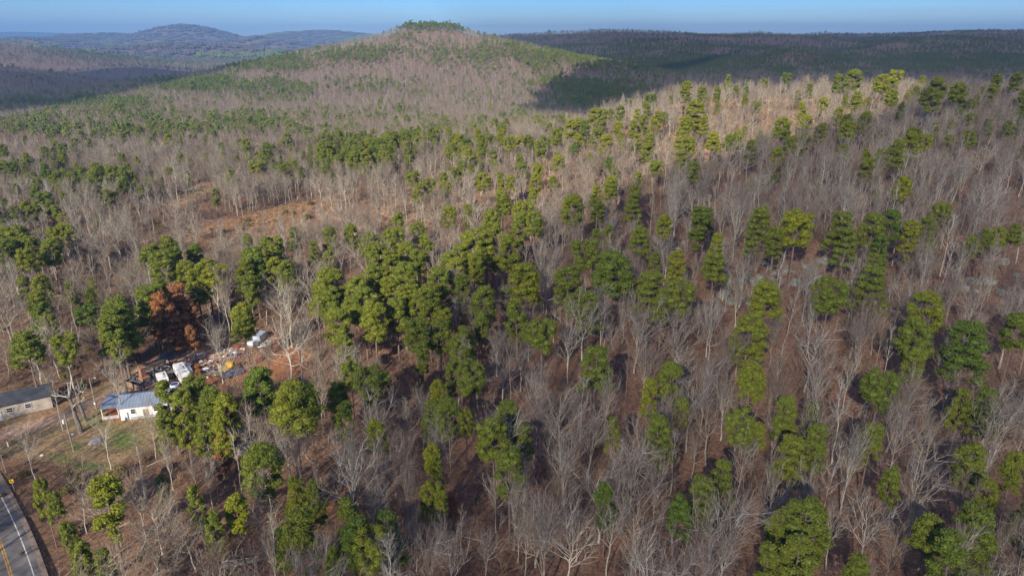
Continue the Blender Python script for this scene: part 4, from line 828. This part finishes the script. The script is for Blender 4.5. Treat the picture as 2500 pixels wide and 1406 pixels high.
# scrap lying about
SC_ = [(455, 892, 3.0, 1.3, WHITE, 'bent white sheet lying above the large travel trailer'), (449, 898, 2.2, 1.6, M('cream_sheet', (.6, .56, .45)), 'cream panel propped just left of the bent white sheet'), (499, 892, 2.6, 1.0, M('pale_tan_sheet', (.6, .5, .38)), 'pale tan board on the orange dirt right of the cedar'),
 (503, 905, 1.6, 1.2, WHITE, 'small white box below the pale tan board'), (490, 866, 1.6, .8, WHITE, 'white scrap panel at the foot of the pines'), (452, 865, 2.2, .4, M('grey_white_plank', (.6, .6, .62)), 'thin white plank leaning at the wood edge'), (505, 866, 1.8, .6, RED, 'red scrap panel beside the white one at the wood edge'),
 (524, 915, 4.5, .5, WOOD, 'long grey timber lying below the bare tree'), (516, 911, 3.8, .4, WOOD, 'second grey timber across the scrap heap'), (530, 909, 3.2, .5, M('ash_plank', (.42, .4, .37)), 'ash-coloured plank on the scrap heap'), (357, 893, 1.4, .9, WOOD, 'small weathered crate above the burnt house'),
 (590, 845, 2.5, .8, RUSTM, 'rusty panel left of the flatbed trailer'), (573, 850, 2.4, .3, M('pale_board', (.5, .5, .5)), 'pale board left of the rusty panel'), (344, 950, 3.0, 1.6, M('faded_pink_tarp', (.42, .28, .25)), 'faded reddish tarpaulin below the burnt house'), (415, 1000, 3.6, 2.4, M('blue_grey_tarp', (.28, .32, .45), var=.5), 'crumpled blue-grey tarpaulin between white house and pines'),
 (640, 848, 2.0, .6, WHITE, 'white scrap strip just right of the flatbed trailer'), (395, 988, 2.4, 1.6, M('grey_tarp', (.35, .36, .42), var=.5), 'grey tarpaulin under the tree right of the white house')]
for k, (px, py, L_, w_, m_, lb) in enumerate(SC_):
    p = gpos(px, py); V = []; n_ = 5; rg = np.random.default_rng(900 + k)
    b = MB(); hh = .35 if 'box' in lb or 'crate' in lb else .06
    for i in range(3): b.box(((i - 1) * L_ / 3, rg.normal(0, .03), .25 + hh / 2 + rg.uniform(0, .12)), (L_ / 3 * .98, w_, hh), ry=rg.normal(0, .16), rx=rg.normal(0, .1))
    o = b.build(lb.split()[-1] if False else ('scrap_timber' if ('timber' in lb or 'plank' in lb or 'board' in lb) else 'crate' if ('box' in lb or 'crate' in lb) else 'tarpaulin' if 'tarp' in lb else 'scrap_sheet'), m_); o.location = p; o.rotation_euler = (0, 0, float(rg.uniform(-.3, 1.2)))
    tag(o, lb, {'scrap_timber': 'timber', 'crate': 'crate', 'tarpaulin': 'tarpaulin', 'scrap_sheet': 'scrap'}[o.name.split('.')[0]])
rg = np.random.default_rng(77); JM = [WHITE, WOOD, RUSTM, CHAR, CHROME, TIN]; JV = []; JF = []; JI = []
for k in range(420):
    c_ = [(520, 905, 45, 16), (400, 915, 50, 18), (640, 838, 30, 10), (480, 880, 60, 14), (360, 930, 30, 18), (560, 865, 50, 12)][k % 6]
    px_, py_ = c_[0] + rg.normal(0, c_[2] * .6), c_[1] + rg.normal(0, c_[3] * .6); g_ = gpos(px_, py_); b = MB().box((g_[0], g_[1], g_[2] + .15), (rg.uniform(.2, 1.5), rg.uniform(.1, .6), rg.uniform(.03, .3)), rz=rg.uniform(0, 3), rx=rg.normal(0, .2)); n0 = len(JV)
    JV += [tuple(v) for v in b.V]; JF += [tuple(q + n0 for q in f) for f in b.F]; JI += [int(rg.choice(6, p=[.22, .26, .14, .16, .12, .10]))] * 6
ob('scattered_scrap', mesh('scattered_scrap', JV, JF, JM, JI), kind='stuff', label='small pale and rusty scrap strewn over the orange dirt of the yard')
# ------------------------------------------------------------------ poles, sign, snag, boulder, logs
def pole(px, py, H, label, trans=False, lamp=False):
    h = empty('utility_pole', gpos(px, py), 0, label=label, cat='utility pole')
    MB().cyl((0, 0, -.5), (0, 0, H), .17, 10, .11).build('pole', WOOD, h)
    if trans: MB().cyl((-.45, -.1, H - 1.9), (-.45, -.1, H - 1.1), .2, 12).build('transformer', M('white_enamel', (.7, .72, .74), rough=.4), h); MB().box((-.2, 0, H - 1.4), (.5, .1, .1)).build('bracket', CHROME, h)
    if lamp: MB().cyl((0, 0, H - .3), (1.2, -.2, H + .1), .04, 6).build('lamp_arm', CHROME, h); MB().box((1.3, -.2, H + .08), (.5, .25, .15)).build('lamp_head', TRIM, h); MB().box((0, -.16, 1.5), (.3, .2, .45)).build('meter_box', TRIM, h)
    return h
pole(180, 1101, 8.0, 'wooden utility pole with white transformer on the grass below the dead snag', trans=True)
pole(236, 999, 7.5, 'utility pole with lamp and meter box at the driveway left of the white house', lamp=True)
def cable(a, b, sag, label):
    a = np.array(a); b = np.array(b); P = [a + (b - a) * t + np.array([0, 0, -4 * sag * t * (1 - t)]) for t in np.linspace(0, 1, 14)]; T = TM(); T.tube(P, [.03] * 14, 4, 0)
    o = T.build('cable', [BLACK]); o = ob('overhead_cable', o, label=label, cat='cable'); return o
g1 = gpos(180, 1101); g2 = gpos(236, 999); g0 = (-150., g1[1] + 2, 9.)
h = empty('utility_pole', (-150., g1[1] + 2, 0), 0, label='utility pole carrying the cables to the left beyond the yard', cat='utility pole'); MB().cyl((0, 0, -.5), (0, 0, 9.2), .17, 10, .11).build('pole', WOOD, h)
cable((g2[0], g2[1], g2[2] + 7.2), g0, .9, 'black overhead cable running left from the driveway lamp pole'); cable((g1[0], g1[1], g1[2] + 7.7), (g2[0], g2[1], g2[2] + 7.4), .4, 'black overhead cable between the transformer pole and the lamp pole')
# curve warning sign
p = gpos(36, 1200); h = empty('curve_sign', p, .25, label='small yellow curve warning sign with black arrow beside the road', cat='road sign')
MB().box((0, 0, 1.0), (.07, .07, 2.0)).build('post', CHROME, h)
b = MB(); b.box((0, -.06, 2.25), (.66, .03, .66), ry=0); s_ = b.build('panel', M('sign_yellow', (.75, .48, .02), var=.05, rough=.5), h)
b = MB(); b.box((.12, -.085, 2.1), (.09, .012, .36)).box((.02, -.085, 2.32), (.3, .012, .09), ry=.5).box((-.12, -.085, 2.38), (.22, .012, .09), ry=-.75).box((-.12, -.085, 2.26), (.22, .012, .09), ry=.75); b.build('arrow', BLACK, h)
p = gpos(21, 1090); h = empty('marker_post', p, 0, label='white marker post with orange-red cap at the driveway mouth', cat='marker'); MB().box((0, 0, .6), (.16, .16, 1.2)).build('post', TRIM, h); MB().box((-.15, 0, 1.3), (.6, .3, .28)).build('cap', M('orange_red', (.7, .12, .04)), h, bevel=.05)
def rock(seed, r, name, m, loc, lb, cat='rock', flat=.6, group=None):
    rg = np.random.default_rng(seed); T = TM(); V = ICO[0] * np.array([r, r * rg.uniform(.6, 1), r * flat]) * rg.uniform(.75, 1.2, (12, 1)); me = mesh(name, V, ICO[1], [m]); o = ob(name, me, loc=loc, rot=float(rg.uniform(0, 6)), label=lb, cat=cat, group=group)
    md = o.modifiers.new('bevel', 'BEVEL'); md.width = r * .12; md.segments = 2; return o
rock(1, 2.0, 'flat_boulder', M('grey_stone', (.27, .26, .27), var=.4), gpos(235, 1078), 'large flat grey boulder on the grass right of the transformer pole', 'boulder', .3)
rock(2, .5, 'pale_stone', M('pale_stone', (.75, .7, .55)), gpos(103, 1111), 'small pale stone on the grass above the road bushes', 'stone'); rock(3, .35, 'white_tank', WHITE, gpos(178, 1060), 'small white lump at the foot of the dead snag', 'tank', .8)
# dead snag: broken limbs
def snag(px, py, H, r, seed, lb, nl=7):
    h = empty('dead_snag', gpos(px, py), 0, label=lb, cat='tree'); rg = np.random.default_rng(seed); T = TM(); P = [np.array([.12 * k * rg.normal() * .6, .1 * k * rg.normal() * .5, H * k / 5 - .3]) for k in range(6)]
    T.tube(P, [r * 1.5, r * 1.05, r * .95, r * .8, r * .6, r * .35], 9, 0); ob('trunk', T.build('snag_trunk', [M('dead_wood', (.19, .165, .145), var=.5, scale=1.3, bump=.5)]), h); T = TM()
    for k in range(nl):
        f = rg.uniform(.35, .97) * 5; i0 = int(min(f, 4)); q = P[i0] + (P[i0 + 1] - P[i0]) * (f - i0); az = k * 2.4; d = np.array([math.cos(az), math.sin(az), rg.uniform(.2, 1.3)])
        Q = limb(rg, q, d, H * rg.uniform(.2, .42), 4, .05, .35); T.tube(Q, [r * .42, r * .33, r * .25, r * .17, r * .06], 6, 0)
        for z_ in range(3): S = limb(rg, Q[rg.integers(1, 4)], d + rg.normal(0, .7, 3), H * .14, 2, .05, .3); T.tube(S, [r * .15, r * .1, r * .03], 4, 0)
    ob('limbs', T.build('snag_limbs', [GREY]), h)['tint'] = .6
snag(196, 1055, 10, .40, 4, 'thick gnarled dead snag with broken limbs on the grass by the driveway'); snag(209, 1028, 10., .30, 8, 'slimmer ivy-dark dead snag just behind the gnarled one', 9)
for k in range(9):
    p = gpos(590 + RNG.uniform(-10, 10), 1382 + RNG.uniform(-9, 9)); o = MB().cyl((-2.6, 0, .15 + .08 * k), (2.6, 0, .2 + .08 * k), .13, 8, .09).build('felled_log', M('pale_log', (.42, .34, .27)) if k == 0 else D.materials['pale_log'])
    o.location = p; o.rotation_euler = (0, 0, .25 + RNG.normal(0, .12)); tag(o, f'pale felled log in the pile by the bottom edge, {ORD[k]}', 'log', 'felled logs piled at the bottom edge')
# lichen-grey rocks of the bluff
rp = []; RZ = [(1880, 680, 110, 22, 30, 'below the pines'), (2160, 640, 170, 24, 22, 'above the lone pine'), (1790, 740, 60, 14, 8, 'at the left foot of the bluff'), (2400, 690, 90, 26, 14, 'at the right end of the bluff'), (2090, 720, 120, 30, 12, 'in the middle of the bluff'), (1640, 610, 40, 16, 8, 'left of the bluff'), (1700, 300, 60, 25, 8, 'near the ridge')]
SZ = ['small', 'middling', 'large', 'huge']
for (cx, cy, sx, sy, n_, wh) in RZ:
    G_ = {}
    for k in range(n_):
        px, py = min(cx + RNG.normal(0, sx * .6), 2490), cy + RNG.normal(0, sy * .6); r_ = float(RNG.uniform(.7, 2.1)) if cy > 400 else 1.5; fl = float(RNG.uniform(.45, .95))
        G_.setdefault((SZ[min(int((r_ - .7) / .36), 3)], 'flat' if fl < .62 else 'rounded' if fl < .8 else 'blocky'), []).append((px, py, r_, fl))
    for (a_, b_), L_ in G_.items():
        L_.sort()
        for k, (px, py, r_, fl) in enumerate(L_):
            lb = f'{a_} {b_} lichen-grey rock {wh}' + ('' if len(L_) == 1 else f', {ORD[min(k, 9)]} of {NUM.get(len(L_), "several")}')
            rock(2000 + len(rp), r_, 'bluff_rock', ROCK, gpos(px, py), lb, 'rock', fl, 'rocks of the bluff outcrop'); rp.append(px)
# ------------------------------------------------------------------ unseen clouds above (they cast the shade lying on the slopes; near edge shaped for a sun gap) and haze
def cloud_mat(thin):
  CLM = D.materials.new('cloud_vapour'); CLM.use_nodes = True; nt = CLM.node_tree; nt.nodes.clear(); o_ = nt.nodes.new('ShaderNodeOutputMaterial'); df = nt.nodes.new('ShaderNodeBsdfDiffuse'); tl = nt.nodes.new('ShaderNodeBsdfTranslucent'); tr = nt.nodes.new('ShaderNodeBsdfTransparent'); a1 = nt.nodes.new('ShaderNodeMixShader'); a2 = nt.nodes.new('ShaderNodeMixShader')
  df.inputs[0].default_value = (.9, .9, .92, 1); tl.inputs[0].default_value = (.9, .9, .92, 1); a1.inputs[0].default_value = .5; a2.inputs[0].default_value = thin
  nt.links.new(df.outputs[0], a1.inputs[1]); nt.links.new(tl.outputs[0], a1.inputs[2]); nt.links.new(a1.outputs[0], a2.inputs[1]); nt.links.new(tr.outputs[0], a2.inputs[2]); nt.links.new(a2.outputs[0], o_.inputs[0]); return CLM
HC = 520.
def cloud(ground_pts, thick, lb, thin=.45):
    """a flat-based cloud whose shadow falls on the given ground outline"""
    off = sun_dir / sun_dir.z * HC; P = np.array(ground_pts, float); n = len(P); c = P.mean(0); V = []; Fc = []
    Q = []
    for i in range(n):
        for f in np.linspace(0, 1, 9)[:-1]: Q.append(P[i] * (1 - f) + P[(i + 1) % n] * f)
    Q = np.array(Q); nq = len(Q)
    d = Q - c; Q = c + d * (1 + .05 * fbm(Q[:, 0] / 60 + 11, Q[:, 1] / 60))[:, None]
    rings = [(1.0, 0), (1.02, .25), (.93, .6), (.75, .85), (.45, 1.0), (.15, 1.05)]
    for k, (s, hz) in enumerate(rings):
        for q in Q:
            w = c + (q - c) * s; bump_ = 1 + .35 * float(fbm(w[0] / 90, w[1] / 90)); V.append((w[0] + off.x, w[1] + off.y, HC + thick * hz * bump_))
    for k in range(len(rings) - 1):
        for i in range(nq): a = k * nq + i; b = k * nq + (i + 1) % nq; Fc.append((a, b, b + nq, a + nq))
    Fc.append(tuple(range(nq - 1, -1, -1))); Fc.append(tuple(range(5 * nq, 6 * nq)))
    return ob('cloud', mesh('cloud', V, Fc, [cloud_mat(thin)], smooth=True), kind='structure')
def g2d(L_): return [at(*q)[:2] for q in L_]
near = g2d([(760, 1400), (800, 1150), (960, 930), (1230, 880), (1540, 720), (1800, 520), (2060, 430), (2490, 225)])  # unseen cloud, its edge shaped to leave the lot hillside sunlit
near = near + [(480., 520.), (600., 400.), (500., 0.), (200., -120.), (0., -60.), (-25, 40)]
cloud(near, 110, 'shaped low cloud', CLOUD_THIN)
cloud([(-2600, 760), (-760, 800), (-600, 930), (-540, 1150), (-430, 1400), (-420, 1750), (-600, 2250), (-2600, 2400)], 160, 'left cloud')
cloud([(-500, 5600), (900, 5300), (1500, 6500), (-300, 6900)], 200, 'far cloud')
cloud([(-900, 3100), (-300, 2900), (-250, 3300), (-800, 3600)], 150, 'small cloud')
cloud([(70, 1130), (10, 850), (120, 600), (420, 660), (900, 900), (2200, 1900), (3400, 3300), (2600, 4300), (1200, 4300), (0, 4100), (-150, 3000), (-60, 2150), (200, 1900), (350, 1500), (240, 1310), (120, 1230)], 260, 'broad cloud')
if HAZE > 0:
    zt = 330.; zb = -140.; b = MB().box((0, 6000, (zt + zb) / 2), (30000, 18000, zt - zb)); hm = D.materials.new('haze_air'); hm.use_nodes = True; nt = hm.node_tree; nt.nodes.clear(); o_ = nt.nodes.new('ShaderNodeOutputMaterial'); pv = nt.nodes.new('ShaderNodeVolumePrincipled')
    pv.inputs['Color'].default_value = HAZE_COL; pv.inputs['Density'].default_value = HAZE; pv.inputs['Anisotropy'].default_value = .0; nt.links.new(pv.outputs[0], o_.inputs['Volume'])
    b.build('haze', hm, kind='stuff')
SC.cycles.volume_bounces = 0; SC.cycles.transparent_max_bounces = 8; SC.cycles.max_bounces = 4; SC.cycles.diffuse_bounces = 3; SC.cycles.glossy_bounces = 1
